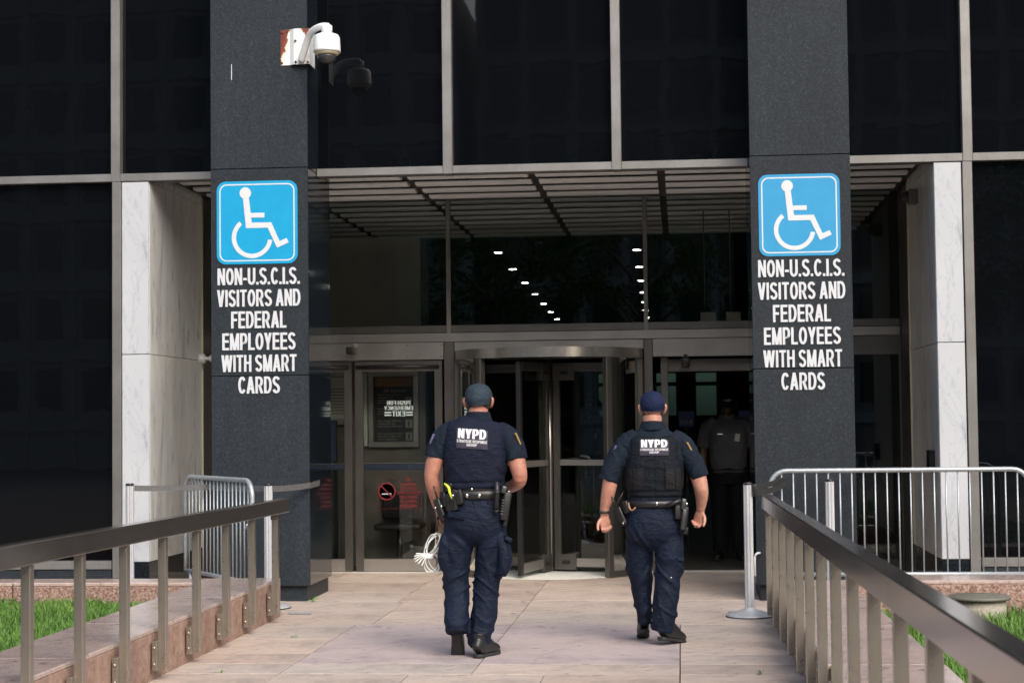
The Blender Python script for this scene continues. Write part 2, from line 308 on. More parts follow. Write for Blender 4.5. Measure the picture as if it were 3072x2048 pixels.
# ------------------------------------------------------------------ bold condensed capitals drawn as strokes (centre lines in a unit-high box)
FT = .165
def _ar(cx, cz, rx, rz, a0, a1, n=10): return [(cx+rx*math.cos(R(a0+(a1-a0)*i/n)), cz+rz*math.sin(R(a0+(a1-a0)*i/n))) for i in range(n+1)]
def glyph(c, t=FT):
    a = t*.46; h = t*.40; W_ = .52; l, r, b, tp = a, W_-a, h, 1-h; mx = W_/2; S_ = lambda *p: ('s', list(p)); D = lambda *p: ('d', p)
    G = {
     'N': (W_, [S_((l, 0), (l, 1)), S_((r, 0), (r, 1)), D(l, 1, r, 0)]), 'H': (W_, [S_((l, 0), (l, 1)), S_((r, 0), (r, 1)), S_((l, .53), (r, .53))]),
     'O': (.54, [('c', _ar(.27, .5, .27-a, .5-h, 0, 360, 28))]), 'U': (W_, [('s', [(l, 1)]+_ar(mx, .30, mx-a, .30-h, 180, 360, 12)+[(r, 1)])]),
     '-': (.26, [S_((0, .34), (.26, .34))]), '.': (.15, [S_((.075, 0), (.075, .16))]), 'I': (t, [S_((t/2, 0), (t/2, 1))]), '=': (.5, [S_((0, .32), (.5, .32)), S_((0, .66), (.5, .66))]),
     'L': (.44, [S_((l, 1), (l, 0)), S_((l, b), (.44, b))]), 'E': (.47, [S_((l, 0), (l, 1)), S_((l, b), (.47, b)), S_((l, .52), (.44, .52)), S_((l, tp), (.465, tp))]), 'F': (.44, [S_((l, 0), (l, 1)), S_((l, .50), (.40, .50)), S_((l, tp), (.44, tp))]),
     'T': (.48, [S_((.24, 0), (.24, 1)), S_((0, tp), (.48, tp))]), 'D': (.53, [S_((l, 0), (l, 1)), ('s', [(l, b), (.24, b)]+_ar(.24, .5, .29-a, .5-h, -90, 90, 14)+[(l, tp)])]),
     'P': (.50, [S_((l, 0), (l, 1)), ('s', [(l, .40), (.28, .40)]+_ar(.27, (.40+tp)/2, .23-a, (tp-.40)/2, -90, 90, 12)+[(l, tp)])]),
     'R': (.54, [S_((l, 0), (l, 1)), ('s', [(l, .45), (.28, .45)]+_ar(.27, (.45+tp)/2, .24-a, (tp-.45)/2, -90, 90, 12)+[(l, tp)]), D(.27, .48, .54-a*1.1, 0)]),
     'B': (.52, [S_((l, 0), (l, 1)), ('s', [(l, .53), (.26, .53)]+_ar(.26, (.53+tp)/2, .22-a, (tp-.53)/2, -90, 90, 10)+[(l, tp)]), ('s', [(l, b), (.27, b)]+_ar(.27, (.53+b)/2, .25-a, (.53-b)/2, -90, 90, 10)+[(l, .53)])]),
     'S': (.51, [('s', _ar(.255, .735, .255-a, .265-h, 18, 180, 12)+[(l+.02, .66), (.17, .56), (.34, .45), (r-.035, .36)]+_ar(.255, .275, .255-a, .275-h, 10, -165, 12))]),
     'C': (.52, [('s', _ar(.27, .5, .27-a, .5-h, 38, 322, 24))]), 'G': (.55, [('s', _ar(.275, .5, .275-a, .5-h, 40, 325, 24)), ('s', [(.30, .44), (.55-a*.9, .44), (.55-a*.9, .12)])]),
     'V': (.52, [D(t*.5, 1, .26, 0), D(.52-t*.5, 1, .26, 0)]), 'W': (.80, [D(t*.5, 1, .215, 0), D(.40, 1, .215, 0), D(.40, 1, .585, 0), D(.80-t*.5, 1, .585, 0)]),
     'A': (.56, [D(t*.5, 0, .28, 1), D(.56-t*.5, 0, .28, 1), S_((.13, .29), (.43, .29))]), 'M': (.64, [S_((l, 0), (l, 1)), S_((.64-a, 0), (.64-a, 1)), D(l*1.1, 1, .32, 0), D(.64-l*1.1, 1, .32, 0)]),
     'Y': (.52, [D(t*.5, 1, .26, .38), D(.52-t*.5, 1, .26, .38), S_((.26, 0), (.26, .46))]), 'X': (.52, [D(t*.5, 1, .52-t*.5, 0), D(t*.5, 0, .52-t*.5, 1)]), 'K': (.53, [S_((l, 0), (l, 1)), D(.53-t*.5, 1, l, .38), D(.2, .56, .53-t*.5, 0)]), ' ': (.20, [])}
    return G[c]
def _sub(P, mx=.12):
    out = [P[0]]
    for a, b in zip(P, P[1:]):
        n = max(1, int(math.ceil(math.hypot(b[0]-a[0], b[1]-a[1])/mx)))
        out += [(a[0]+(b[0]-a[0])*i/n, a[1]+(b[1]-a[1])*i/n) for i in range(1, n+1)]
    return out
def _ribbon(P, t, closed):
    n = len(P); out = []
    for i in range(n):
        if closed: p0, p1, p2 = P[i-1], P[i], P[(i+1) % n]
        else: p0, p1, p2 = P[max(i-1, 0)], P[i], P[min(i+1, n-1)]
        def nr(a, b): dx, dz = b[0]-a[0], b[1]-a[1]; q = math.hypot(dx, dz) or 1; return (-dz/q, dx/q)
        n1 = nr(p0, p1) if p0 != p1 else nr(p1, p2); n2 = nr(p1, p2) if p1 != p2 else n1
        m_ = (n1[0]+n2[0], n1[1]+n2[1]); q = math.hypot(*m_) or 1; m_ = (m_[0]/q, m_[1]/q); k = 1/max(.5, m_[0]*n1[0]+m_[1]*n1[1])
        # horizontal strokes are a little thinner than vertical ones
        th = t/2*(.86+.14*abs(m_[0])); out.append(((p1[0]+m_[0]*th*k, p1[1]+m_[1]*th*k), (p1[0]-m_[0]*th*k, p1[1]-m_[1]*th*k)))
    return out
def caps_mesh(name, s, w, h, mat, depth=.004, mirror=False, t=FT, gap=.075, fine=False):
    V, F = [], []; x = 0; k = 0
    for c in s:
        gw, st = glyph(c, t)
        for typ, P in st:
            k += 1; dy = .00012*(k % 5)
            if typ == 'd':
                x0, z0, x1, z1 = P; hw = t*.56; o = len(V); nd = 5 if fine else 1
                for i in range(nd+1):
                    xa, za = x+x0+(x1-x0)*i/nd, z0+(z1-z0)*i/nd; V += [(xa-hw, -depth-dy, za), (xa+hw, -depth-dy, za), (xa-hw, 0, za), (xa+hw, 0, za)]
                for i in range(nd): p, q = o+4*i, o+4*i+4; F += [(p, q, q+1, p+1), (p, p+2, q+2, q), (p+1, q+1, q+3, p+3)]
                p, q = o, o+4*nd; F += [(p, p+1, p+3, p+2), (q, q+2, q+3, q+1)]
            else:
                cl = typ == 'c'; P = P[:-1] if cl else (_sub(P) if fine else P); rb = _ribbon(P, t, cl); o = len(V); n = len(rb)
                for (a_, b_) in rb: V += [(x+a_[0], -depth-dy, a_[1]), (x+b_[0], -depth-dy, b_[1]), (x+a_[0], 0, a_[1]), (x+b_[0], 0, b_[1])]
                for i in range(n if cl else n-1):
                    p, q = o+4*i, o+4*((i+1) % n); F += [(p, q, q+1, p+1), (p, p+2, q+2, q), (p+1, q+1, q+3, p+3)]
                if not cl: p, q = o, o+4*(n-1); F += [(p, p+1, p+3, p+2), (q, q+2, q+3, q+1)]
        x += gw+(gap if c != ' ' else .02)
    tot = x-gap; kx = w/tot*(-1 if mirror else 1)
    V = [((a_-tot/2)*kx, y_, (z_-.5)*h) for a_, y_, z_ in V]
    me = bpy.data.meshes.new(name); me.from_pydata(V, [], F); me.materials.append(M[mat])
    bm = bmesh.new(); bm.from_mesh(me); bmesh.ops.recalc_face_normals(bm, faces=bm.faces[:]); bm.to_mesh(me); bm.free(); me.update()
    return me
def caps(name, s, w, h, x, y, z, mat, parent=None, **k): return link(bpy.data.objects.new(name, caps_mesh(name, s, w, h, mat, **k)), parent, (x, y, z))
# ------------------------------------------------------------------ ground, paving, lawns
GY = 15.9                                   # plane of the upper curtain wall
DY = 18.45                                  # plane of the entrance glazing
kind(box('ground', -250, 250, -250, 250, -.30, -.16, 'asphalt'), 'structure')
pav = kind(box('pavement', -14, 12, -7, 18.40, -.16, -.05, 'grout'), 'structure')
def slab(x0, x1, y0, y1, mat='paving', dz=None):
    g = .0035; h = random.uniform(-.0015, .0015) if dz is None else dz
    o = box('paving_slab', x0+g, x1-g, y0+g, y1-g, -.048, 0., mat, pav, .0015); o.location.z += h; return o
rows = [-.8+.9*i+.02 for i in range(8)]+[6.4+.93*i for i in range(5)]+[11.04, 11.5]
def xs_for(i): return ([-3.3, -2.55, -1.33, -.03, .78] if i % 2 else [-3.3, -2.55, -1.72, -.87, -.03, .78])
for i in range(len(rows)-1):
    xs = xs_for(i)
    for a, b in zip(xs, xs[1:]): slab(a, b, rows[i], rows[i+1])
for a, b in ((-2.55, -1.33), (-1.33, -.03)): slab(a, b, 11.5, 13.72, 'paving_pink', .001)
for ys in ((11.5, 12.0), (12.0, 12.82), (12.82, 13.72)):
    slab(-3.3, -2.55, *ys); slab(-.03, .78, *ys)
ry = [13.72, 14.62, 15.52, 16.42, 17.32, 18.385]
for i in range(5):
    off = 0 if i in (0, 1) else -.07
    xs = [-8.6, -7.3, -6.0, -4.7, -3.5, -2.43+off, -1.33, -.22, .95, 2.45, 3.7, 4.95, 6.2]
    if i == 0: xs = [x for x in xs if -3.5 < x < 1.]; xs = [-3.3]+xs+[.78]
    for a, b in zip(xs, xs[1:]):
        y0 = 14.32 if i == 1 and False else ry[i]
        y1 = 15.9 if ((b < -4.6 or a > 2.4) and ry[i+1] > 15.9) else ry[i+1]
        if y1-y0 > .1: slab(a, b, y0, y1)
kind(box('lawn_soil', -9, -3.82, 3, 13.95, -.1, .11, 'soil'), 'structure')
s2 = kind(box('lawn_soil', 1.25, 7, 2, 13.95, -.1, .04, 'soil'), 'structure')

def grass(x0, x1, y0, y1, z, n, seed):
    rs = random.Random(seed); V, F = [], []
    for _ in range(n):
        x, y = rs.uniform(x0, x1), rs.uniform(y0, y1); a = rs.uniform(0, 6.283); h = rs.uniform(.045, .115)*(1+.5*noise.noise((x*2, y*2, seed))); w = rs.uniform(.0018, .0042)
        le = rs.uniform(.15, .85)*h; dx, dy = math.cos(a), math.sin(a); o = len(V)
        px, py = -dy*w, dx*w; m1 = (x+dx*le*.35, y+dy*le*.35, z+h*.62)
        V += [(x-px, y-py, z-.01), (x+px, y+py, z-.01), (m1[0]-px*.8, m1[1]-py*.8, m1[2]), (m1[0]+px*.8, m1[1]+py*.8, m1[2]), (x+dx*le, y+dy*le, z+h*.97)]
        F += [(o, o+1, o+3, o+2), (o+2, o+3, o+4)]
    return V, F
v, f = grass(-7.2, -3.84, 8.4, 13.92, .11, 80000, 3); gl_ = kind(mesh('grass', v, f, 'grass'), 'stuff'); gl_['label'] = 'thick green lawn grass behind the left granite kerb'
v, f = grass(1.28, 4.6, 5.2, 13.92, .04, 62000, 5); gr_ = kind(mesh('grass', v, f, 'grass'), 'stuff'); gr_['label'] = 'green lawn grass behind the right handrail'

# ------------------------------------------------------------------ granite kerbs (stone blocks with open joints)
kl = thing('granite_kerb', 'low pink granite kerb wall on the left carrying the left handrail', 'kerb', (-3.55, 11, 0), 'kerbs along the walkway')
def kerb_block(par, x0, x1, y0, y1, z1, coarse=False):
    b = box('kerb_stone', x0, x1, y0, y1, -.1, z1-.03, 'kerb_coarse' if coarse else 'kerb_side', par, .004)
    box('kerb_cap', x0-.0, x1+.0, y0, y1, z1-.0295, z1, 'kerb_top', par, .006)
ys = [2.2, 4.0, 5.8, 7.6, 9.4, 11.05, 12.7, 14.27]
for a, b in zip(ys, ys[1:]): kerb_block(kl, -3.83, -3.28, a+.004, b-.004, .318-.002*(14-b)*-1 if False else .315)
xs = [-3.836, -5.4, -7.0, -8.6]
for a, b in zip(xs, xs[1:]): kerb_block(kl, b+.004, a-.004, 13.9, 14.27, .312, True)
kr = thing('granite_kerb', 'low pink granite kerb wall on the right below the right handrail', 'kerb', (.97, 11, 0), 'kerbs along the walkway')
ys = [2.0, 3.9, 5.7, 7.5, 9.3, 11.0, 12.6, 14.1]
for i, (a, b) in enumerate(zip(ys, ys[1:])):
    o = .012*(14.1-(a+b)/2); kerb_block(kr, .68+o, 1.275+o*.9, a+.004, b-.004, .305)
xs = [1.28, 2.9, 4.5, 6.1]
for a, b in zip(xs, xs[1:]): kerb_block(kr, a+.004, b-.004, 13.93, 14.38, .312, True)

# ------------------------------------------------------------------ office building: columns, curtain wall, marble piers, soffit
B = thing('office_building', 'dark granite and black glass office building with a recessed louvred entrance', 'building', (-1.3, 15.9, 0))
def panel(par, x0, x1, y0, y1, z0, z1, mat, nm='granite_panel', bev=.003): return box(nm, x0, x1, y0, y1, z0, z1, mat, par, bev)
for x0, x1 in ((-4.17, -3.288), (.63, 1.492)):
    col = box('column', x0+.035, x1-.035, 15.49, 16.45, .13, 12, 'grout', B)
    panel(col, x0+.03, x1-.03, 15.50, 16.42, -.02, .16, 'granite_base', 'column_base')
    for z0, z1 in ((.135, 2.0), (2.0, 3.855), (3.855, 6.5), (6.5, 9.2), (9.2, 12)):
        panel(col, x0, x1, 15.45, 15.483, z0+.003, z1-.003, 'granite_rough')
        panel(col, x0+.002, x0+.03, 15.486, 16.45, z0+.003, z1-.003, 'granite_polished'); panel(col, x1-.03, x1-.002, 15.486, 16.45, z0+.003, z1-.003, 'granite_polished')
mod = [-9.86, -8.31, -6.73, -5.18, -2.08, -.543, 2.56, 4.1, 5.66, 7.2]
edges = sorted(mod+[-3.73, 1.06])
for x in mod: box('mullion', x-.043, x+.043, GY-.05, GY+.12, 3.822, 12, 'aluminium', B, .004)
for x in (-9.86, -8.31, -6.73, -5.172, 2.55, 4.1, 5.66, 7.2): box('mullion', x-.04, x+.045, GY-.05, GY+.12, .17, 3.8205, 'aluminium', B, .004)
spans = [(-9.82, -8.353), (-8.267, -6.773), (-6.687, -5.223), (-5.137, -4.17), (-3.288, -2.123), (-2.037, -.586), (-.5, .63), (1.492, 2.517), (2.603, 4.057), (4.143, 5.617), (5.703, 7.157)]
for a, b in spans:
    box('transom', a, b, GY-.045, GY+.12, 3.825, 3.897, 'aluminium', B, .004)
    o = box('glass_pane', a-.02, b+.02, GY+.04, GY+.06, 3.88, 7.6, 'black_glass', B); box('glass_pane', a-.02, b+.02, GY+.04, GY+.06, 7.68, 12, 'black_glass', B)
    box('transom', a, b, GY-.045, GY+.12, 7.6, 7.68, 'aluminium', B, .004)
for a, b in spans[:3]+spans[8:]:
    box('glass_pane', a-.02, b+.02, GY+.04, GY+.06, .30, 3.84, 'black_glass', B)
    box('sill', a, b, GY-.045, GY+.12, .255, .33, 'aluminium', B, .004)
    panel(B, a+.003, (a+b)/2-.003, GY-.03, GY+.12, -.02, .253, 'granite_base', 'base_stone'); panel(B, (a+b)/2+.003, b-.003, GY-.03, GY+.12, -.02, .253, 'granite_base', 'base_stone')
for x0, x1 in ((-9.9, -5.13), (2.60, 7.2)):
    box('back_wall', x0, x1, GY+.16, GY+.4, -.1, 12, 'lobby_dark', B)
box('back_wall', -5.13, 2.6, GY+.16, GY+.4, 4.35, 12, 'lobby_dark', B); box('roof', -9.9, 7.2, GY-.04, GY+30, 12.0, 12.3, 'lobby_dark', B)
box('end_wall', -9.95, -9.9, GY, GY+30, -.1, 12, 'granite_base', B); box('end_wall', 7.2, 7.25, GY, GY+30, -.1, 12, 'granite_base', B)
# marble piers flanking the recess
for s, xi, xo in ((-1, -4.868, -5.125), (1, 2.262, 2.503)):
    a, b = min(xi, xo), max(xi, xo)
    pier = box('marble_pier', a+.02, b-.02, GY+.03, GY+1.76, .33, 3.8, 'grout', B)
    for z0, z1 in ((.322, 2.22), (2.226, 3.818)):
        panel(pier, a+.002, b-.002, GY-.035, GY-.01, z0, z1, 'marble', 'marble_panel', .004)
    for z0, z1 in ((.322, 2.22), (2.226, 3.818)):
        x0, x1 = (xi-.022, xi) if s < 0 else (xi, xi+.022)
        panel(pier, x0, x1, GY-.008, 17.68, z0, z1, 'marble_streaked', 'marble_panel', .003)
    panel(pier, x0, x1, GY+.13, 17.68, 3.822, 3.95, 'marble_streaked', 'marble_panel', .003)
    panel(pier, a+.002, b-.002, GY-.03, GY+.0, -.02, .318, 'granite_polished', 'pier_base'); x0, x1 = (xi-.05, xi-.004) if s < 0 else (xi+.004, xi+.05)
    panel(pier, x0, x1, GY+.003, 17.68, -.02, .318, 'granite_polished', 'pier_base')
    x0, x1 = (xi-.06, xi-.001) if s < 0 else (xi+.001, xi+.06)
    box('metal_jamb', x0, x1, 17.685, DY+.06, -.01, 3.95, 'stainless_dark', B, .004)
    x0, x1 = (xi-.06, xi+.012) if s < 0 else (xi-.012, xi+.06)
    box('sealant_strip', x0, x1, 17.672, 17.684, .33, 3.9, 'cream_rim', B)
# louvred soffit: slats between dark rails, running on through the glass into the lobby
sof = box('soffit', -4.86, 2.255, GY+.13, 22.6, 4.16, 4.3, 'soffit_back', B)
box('soffit_fascia', -4.86, 2.255, GY+.125, GY+.15, 3.86, 4.155, 'soffit_channel', sof)
railx = [-4.84, -3.84, -2.61, -1.385, -.155, 1.075, 2.24]
for x in railx[1:-1]: box('soffit_rail', x-.035, x+.035, GY+.17, 22.5, 3.93, 4.155, 'soffit_rail', sof)
for x in (-4.83, 2.225): box('soffit_rail', x-.02, x+.02, GY+.17, 22.5, 3.91, 4.155, 'soffit_rail', sof)
def slat_mesh(w):
    prof = [(-.105, .004), (-.10, -.012), (-.08, -.020), (.08, -.020), (.095, -.014), (.10, .0), (.08, .006), (-.09, .009)]
    n = len(prof); V = [(-w/2, y, z) for y, z in prof]+[(w/2, y, z) for y, z in prof]
    F = [tuple(range(n))[::-1], tuple(range(n, 2*n))]+[(i, (i+1) % n, (i+1) % n+n, i+n) for i in range(n)]
    me = bpy.data.meshes.new('soffit_slat'); me.from_pydata(V, [], F); me.materials.append(M['soffit_slat']); return me
for i, (a, b) in enumerate(zip(railx, railx[1:])):
    me = slat_mesh(b-a-.075); me2 = None
    for j in range(13):
        y = 16.22+.5*j
        if abs(y-DY) < .15: continue
        link(bpy.data.objects.new('soffit_slat', me), sof, ((a+b)/2, y, 3.925))
        box('slat_channel', a+.04, b-.04, y+.14, y+.20, 3.94, 3.965, 'soffit_channel', sof)
# entrance glazing above the doors
ent = box('entrance_beam', -4.86, 2.255, DY-.03, DY+.05, 2.412, 2.505, 'stainless', B, .004)
box('entrance_sill', -4.86, 2.255, DY-.02, DY+.05, 2.508, 2.585, 'stainless_dark', ent, .003)
for x in (-2.42, -.347): box('glazing_bar', x-.022, x+.022, DY-.03, DY+.03, 2.50, 3.905, 'aluminium', ent, .003)
box('glazing_head', -4.86, 2.255, DY-.03, DY+.05, 3.906, 3.96, 'stainless_dark', ent)
for a, b in ((-4.86, -2.445), (-2.395, -.372), (-.322, 2.255)): box('glass_pane', a, b, DY-.006, DY+.006, 2.58, 3.91, 'clear_glass', ent)
# lower frames: posts and heads
for x0, x1 in ((-4.86, -4.30), (-2.474, -2.365), (-.375, -.285)): box('door_post', x0, x1, DY-.02, DY+.05, -.01, 2.41, 'stainless_dark', ent, .004)
box('door_head', -4.30, -2.476, DY-.035, DY+.05, 2.228, 2.409, 'stainless', ent, .004)
box('door_head', -2.363, -.377, DY-.02, DY+.05, 2.31, 2.409, 'stainless', ent, .004)
box('door_head', -.283, 1.72, DY-.035, DY+.05, 2.224, 2.409, 'stainless', ent, .004)
for dx in (-2.86, -2.50):
    for dz in (2.26, 2.38): lathe('screw', [(.004, 0), (.006, .002)], 'black_plastic', ent, (dx, DY-.037, dz), 8).rotation_euler = (R(90), 0, 0)
# open right doorway and fixed side light
box('door_head', -.20, .78, DY+.15, DY+.30, 2.07, 2.20, 'stainless_dark', ent, .003)
box('door_post', -.205, -.13, DY+.10, DY+.17, -.01, 2.22, 'stainless_dark', ent, .003)
box('door_post', 1.70, 1.775, DY-.02, DY+.05, -.01, 2.41, 'stainless_dark', ent, .003); box('door_head', 1.78, 2.238, DY-.02, DY+.05, 2.215, 2.409, 'stainless_dark', ent, .003); box('door_post', 2.238, 2.258, DY-.02, DY+.05, -.01, 2.41, 'stainless_dark', ent)
box('glass_pane', 1.77, 2.24, DY+.01, DY+.02, .12, 2.22, 'clear_glass', ent); box('door_sill', 1.775, 2.238, DY-.02, DY+.05, .0, .12, 'stainless_dark', ent); box('glass_pane', .80, 1.70, DY+.01, DY+.02, .03, 2.23, 'clear_glass', ent)
kind(box('threshold', -4.86, 2.26, 18.385, DY+.1, -.05, .006, 'threshold'), 'structure')

# ------------------------------------------------------------------ lobby
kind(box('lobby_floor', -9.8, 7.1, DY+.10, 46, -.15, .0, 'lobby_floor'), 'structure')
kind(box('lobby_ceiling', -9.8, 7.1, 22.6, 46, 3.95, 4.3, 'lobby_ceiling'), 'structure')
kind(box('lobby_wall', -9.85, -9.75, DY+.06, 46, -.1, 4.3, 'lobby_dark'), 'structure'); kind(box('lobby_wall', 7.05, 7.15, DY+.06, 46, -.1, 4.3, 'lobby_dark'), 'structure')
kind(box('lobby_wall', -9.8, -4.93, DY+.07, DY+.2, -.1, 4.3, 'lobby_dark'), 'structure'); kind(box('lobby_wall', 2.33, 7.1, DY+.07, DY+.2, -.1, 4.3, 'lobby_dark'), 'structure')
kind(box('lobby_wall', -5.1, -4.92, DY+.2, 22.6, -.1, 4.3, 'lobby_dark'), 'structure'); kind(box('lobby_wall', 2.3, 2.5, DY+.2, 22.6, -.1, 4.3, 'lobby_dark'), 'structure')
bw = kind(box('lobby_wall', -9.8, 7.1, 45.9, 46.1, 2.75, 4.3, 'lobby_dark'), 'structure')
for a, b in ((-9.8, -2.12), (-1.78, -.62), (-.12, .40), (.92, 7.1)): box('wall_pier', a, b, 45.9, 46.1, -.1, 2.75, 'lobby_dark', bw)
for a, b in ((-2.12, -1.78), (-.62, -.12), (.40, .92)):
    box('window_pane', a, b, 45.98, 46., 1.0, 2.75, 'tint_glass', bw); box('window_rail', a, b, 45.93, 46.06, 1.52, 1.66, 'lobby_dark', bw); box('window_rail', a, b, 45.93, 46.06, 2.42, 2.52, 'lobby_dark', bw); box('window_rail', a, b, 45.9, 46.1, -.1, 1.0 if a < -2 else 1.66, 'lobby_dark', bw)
# marble screen wall inside with a dark reveal, and the notice-board wall behind the left doors
iw = kind(box('lobby_wall', -4.9, -3.27, 22.2, 22.4, -.05, 3.93, 'lobby_panel'), 'structure'); box('wall_trim', -3.268, -3.205, 22.18, 22.42, -.05, 3.93, 'lobby_grey', iw)
nb_wall = kind(box('lobby_wall', -4.9, -2.80, 19.30, 19.42, -.05, 2.25, 'lobby_marble'), 'structure')
dl = []
for (xa, xb) in ((-2.53, -2.86), (-.58, -.76)):
    for i in range(7):
        y = 24.7+2.78*i; x = xa+(xb-xa)*i/6
        nth = ('nearest', 'second', 'third', 'fourth', 'fifth', 'sixth', 'farthest')[i]
        g_ = thing('downlight', '%s lit ceiling downlight in the %s row of the lobby' % (nth, 'left' if xa < -2 else 'right'), 'downlight', (x, y, 3.95), 'lobby downlights')
        lathe('trim_ring', [(.058, -.012), (.08, -.012), (.08, .0)], 'lobby_grey', g_, (x, y, 3.95), 20); lathe('lamp_disc', [(.02, -.010), (.056, -.010), (.056, -.004)], 'lamp_glow', g_, (x, y, 3.948), 20)

# ------------------------------------------------------------------ what stands behind the camera, seen in the glass
def far_building(label, x0, x1, y, h, mat, nx, nz):
    b = thing('brick_building', label, 'building', ((x0+x1)/2, y, 0), 'buildings across the street')
    box('wall', x0, x1, y-12, y, -.16, h, mat, b); wd = (x1-x0)/nx
    for i in range(nx):
        for j in range(nz):
            x = x0+wd*(i+.5); z = 2.2+j*(h-2.5)/nz
            box('window', x-wd*.28, x+wd*.28, y+.01, y+.06, z, z+(h-2.5)/nz*.58, 'glass_far', b)
    for j in range(nz+1): box('floor_band', x0, x1, y+.01, y+.14, 1.3+j*(h-2.5)/nz, 1.75+j*(h-2.5)/nz, 'stone_far', b)
    for i in range(nx+1): box('pilaster', x0+wd*i-.18, x0+wd*i+.18, y+.01, y+.11, 0, h, 'stone_far', b)
    box('cornice', x0-.2, x1+.2, y-.2, y+.5, h, h+.6, 'stone_far', b)
far_building('long grey stone building across the street, mirrored in the dark glass on the left', -48, -9, -38, 19.6, 'stone_far', 20, 6)
far_building('brown brick building across the street, mirrored in the dark glass on the right', -8, 34, -40, 20.4, 'brick_far', 22, 6)
def tree(x, y, h, label, seed):
    rs = random.Random(seed); t = thing('street_tree', label, 'tree', (x, y, -.16), 'street trees behind the camera')
    pts = [(0, 0, 0), (.08, .05, h*.2), (0, .1, h*.45), (.1, 0, h*.8)]; parts = [loft(pts, [.16, .13, .10, .03], 8, 3)]
    for k in range(9):
        a = rs.uniform(0, 6.28); z = h*rs.uniform(.3, .6); r = h*rs.uniform(.2, .32); parts.append(loft([(0, 0, z), (r*.5*math.cos(a), r*.5*math.sin(a), z+r*.5), (r*math.cos(a), r*math.sin(a), z+r*.75)], [.06, .04, .015], 6, 2))
    v, f = join(parts); mesh('trunk', v, f, 'bark', t, True, (x, y, -.16))
    V, F = [], []
    for _ in range(85):
        a = rs.uniform(0, 6.28); e = rs.uniform(-.6, 1); rr = h*.33*rs.uniform(.35, 1)**.6; c = Vector((rr*math.cos(a)*math.cos(e), rr*math.sin(a)*math.cos(e), h*.68+rr*math.sin(e)*1.05))
        for _ in range(55):
            p = c+Vector((rs.gauss(0, .26), rs.gauss(0, .26), rs.gauss(0, .2))); u = Vector((rs.gauss(0, 1), rs.gauss(0, 1), rs.gauss(0, .6))).normalized()*.075; w = u.orthogonal().normalized()*.05; o = len(V)
            V += [p-u, p+w, p+u, p-w]; F.append((o, o+1, o+2, o+3))
    mesh('crown', V, F, 'leaves', t, False, (x, y, -.16))
tree(-5.2, -13, 8.5, 'leafy street tree behind the camera, mirrored left of centre in the entrance glass', 1)
tree(-1.0, -17, 9.5, 'leafy street tree behind the camera, mirrored at the centre of the entrance glass', 2)
tree(9.5, -14, 8.5, 'leafy street tree behind the camera, mirrored in the right side light', 4)
# ------------------------------------------------------------------ doors
def glass_door(x0, x1, label):
    d = thing('glass_door', label, 'door', ((x0+x1)/2, DY, 0), 'left pair of entrance doors')
    z1 = 2.222; st = .085
    box('door_stile', x0, x0+st, DY+.0, DY+.045, .012, z1, 'stainless_dark', d, .003); box('door_stile', x1-st, x1, DY, DY+.045, .012, z1, 'stainless_dark', d, .003)
    box('top_rail', x0+st, x1-st, DY+.001, DY+.044, z1-.115, z1, 'stainless_dark', d, .003); box('bottom_rail', x0+st, x1-st, DY+.001, DY+.044, .012, .138, 'stainless', d, .003)
    box('glass_pane', x0+st-.01, x1-st+.01, DY+.018, DY+.026, .13, z1-.11, 'clear_glass', d)
    box('push_rail', x0+st, x1-st, DY+.05, DY+.085, 1.072, 1.135, 'blue_board', d, .006); box('push_rail_edge', x0+st, x1-st, DY+.046, DY+.05, 1.136, 1.144, 'stainless', d)
    tube('door_closer', [(x0+.02, DY-.025, 2.158), (x1-.03, DY-.025, 2.156)], .019, 'black_plastic', d)
    return d
glass_door(-4.295, -3.462, 'glass entrance door with black closer bar, half hidden by the left column')
d2 = glass_door(-3.432, -2.497, 'glass entrance door with mirrored exit lettering, left of the revolving door')
def push_text(cx, label):
    t = thing('exit_lettering', label, 'lettering', (cx, DY+.012, 1.63), 'push for exit decals')
    y = DY+.015
    caps('decal_line', 'PUSH FOR', .25, .042, cx, y, 1.777, 'decal_white', t, depth=.001, mirror=True); caps('decal_line', 'EMERGENCY', .308, .040, cx, y, 1.722, 'decal_white', t, depth=.001, mirror=True)
    caps('decal_line', 'EXIT', .14, .052, cx, y, 1.662, 'decal_white', t, depth=.001, mirror=True)
    for sx in (-1, 1):
        for dz in (.014, -.014): box('decal_bar', cx+sx*.115-.036, cx+sx*.115+.036, y-.001, y, 1.662+dz-.007, 1.662+dz+.007, 'decal_white', t)
push_text(-2.966, 'white mirror-reversed PUSH FOR EMERGENCY EXIT lettering on the door left of the revolving door')
push_text(-3.915, 'white mirror-reversed exit lettering on the door behind the left column')
t = thing('no_smoking_decal', 'faded red no smoking notice with lettering on the lower door glass', 'decal', (-2.96, DY+.012, .67)); y = DY+.014
lathe('ban_ring', [(.078, 0), (.095, 0), (.095, .0012), (.078, .0012), (.078, 0)], 'decal_red', t, (-3.10, y, .845), 32).rotation_euler = (R(90), 0, 0)
box('ban_bar', -3.185, -3.015, y-.0012, y, .838, .852, 'decal_red', t, rot=(0, R(45), 0)); box('cigarette', -3.15, -3.05, y-.0006, y, .815, .825, 'decal_white', t)
for i, (s_, w_) in enumerate((('NO', .05), ('SMOKING', .16), ('CARRYING', .19), ('LIGHTED TOBACCO', .25), ('OR FIRE', .2), ('ALLOWED', .17), ('IN BUILDING', .18))): caps('decal_line', s_, w_, .030, -2.865, y, .965-.045*i, 'decal_red', t, depth=.0008)
for (a, b, c, d_) in ((-3.196, -2.728, .664, .667), (-3.196, -2.728, .985, .988), (-3.196, -3.193, .667, .985), (-2.731, -2.728, .667, .985)): box('decal_border', a, b, y-.0008, y, c, d_, 'decal_red', t)
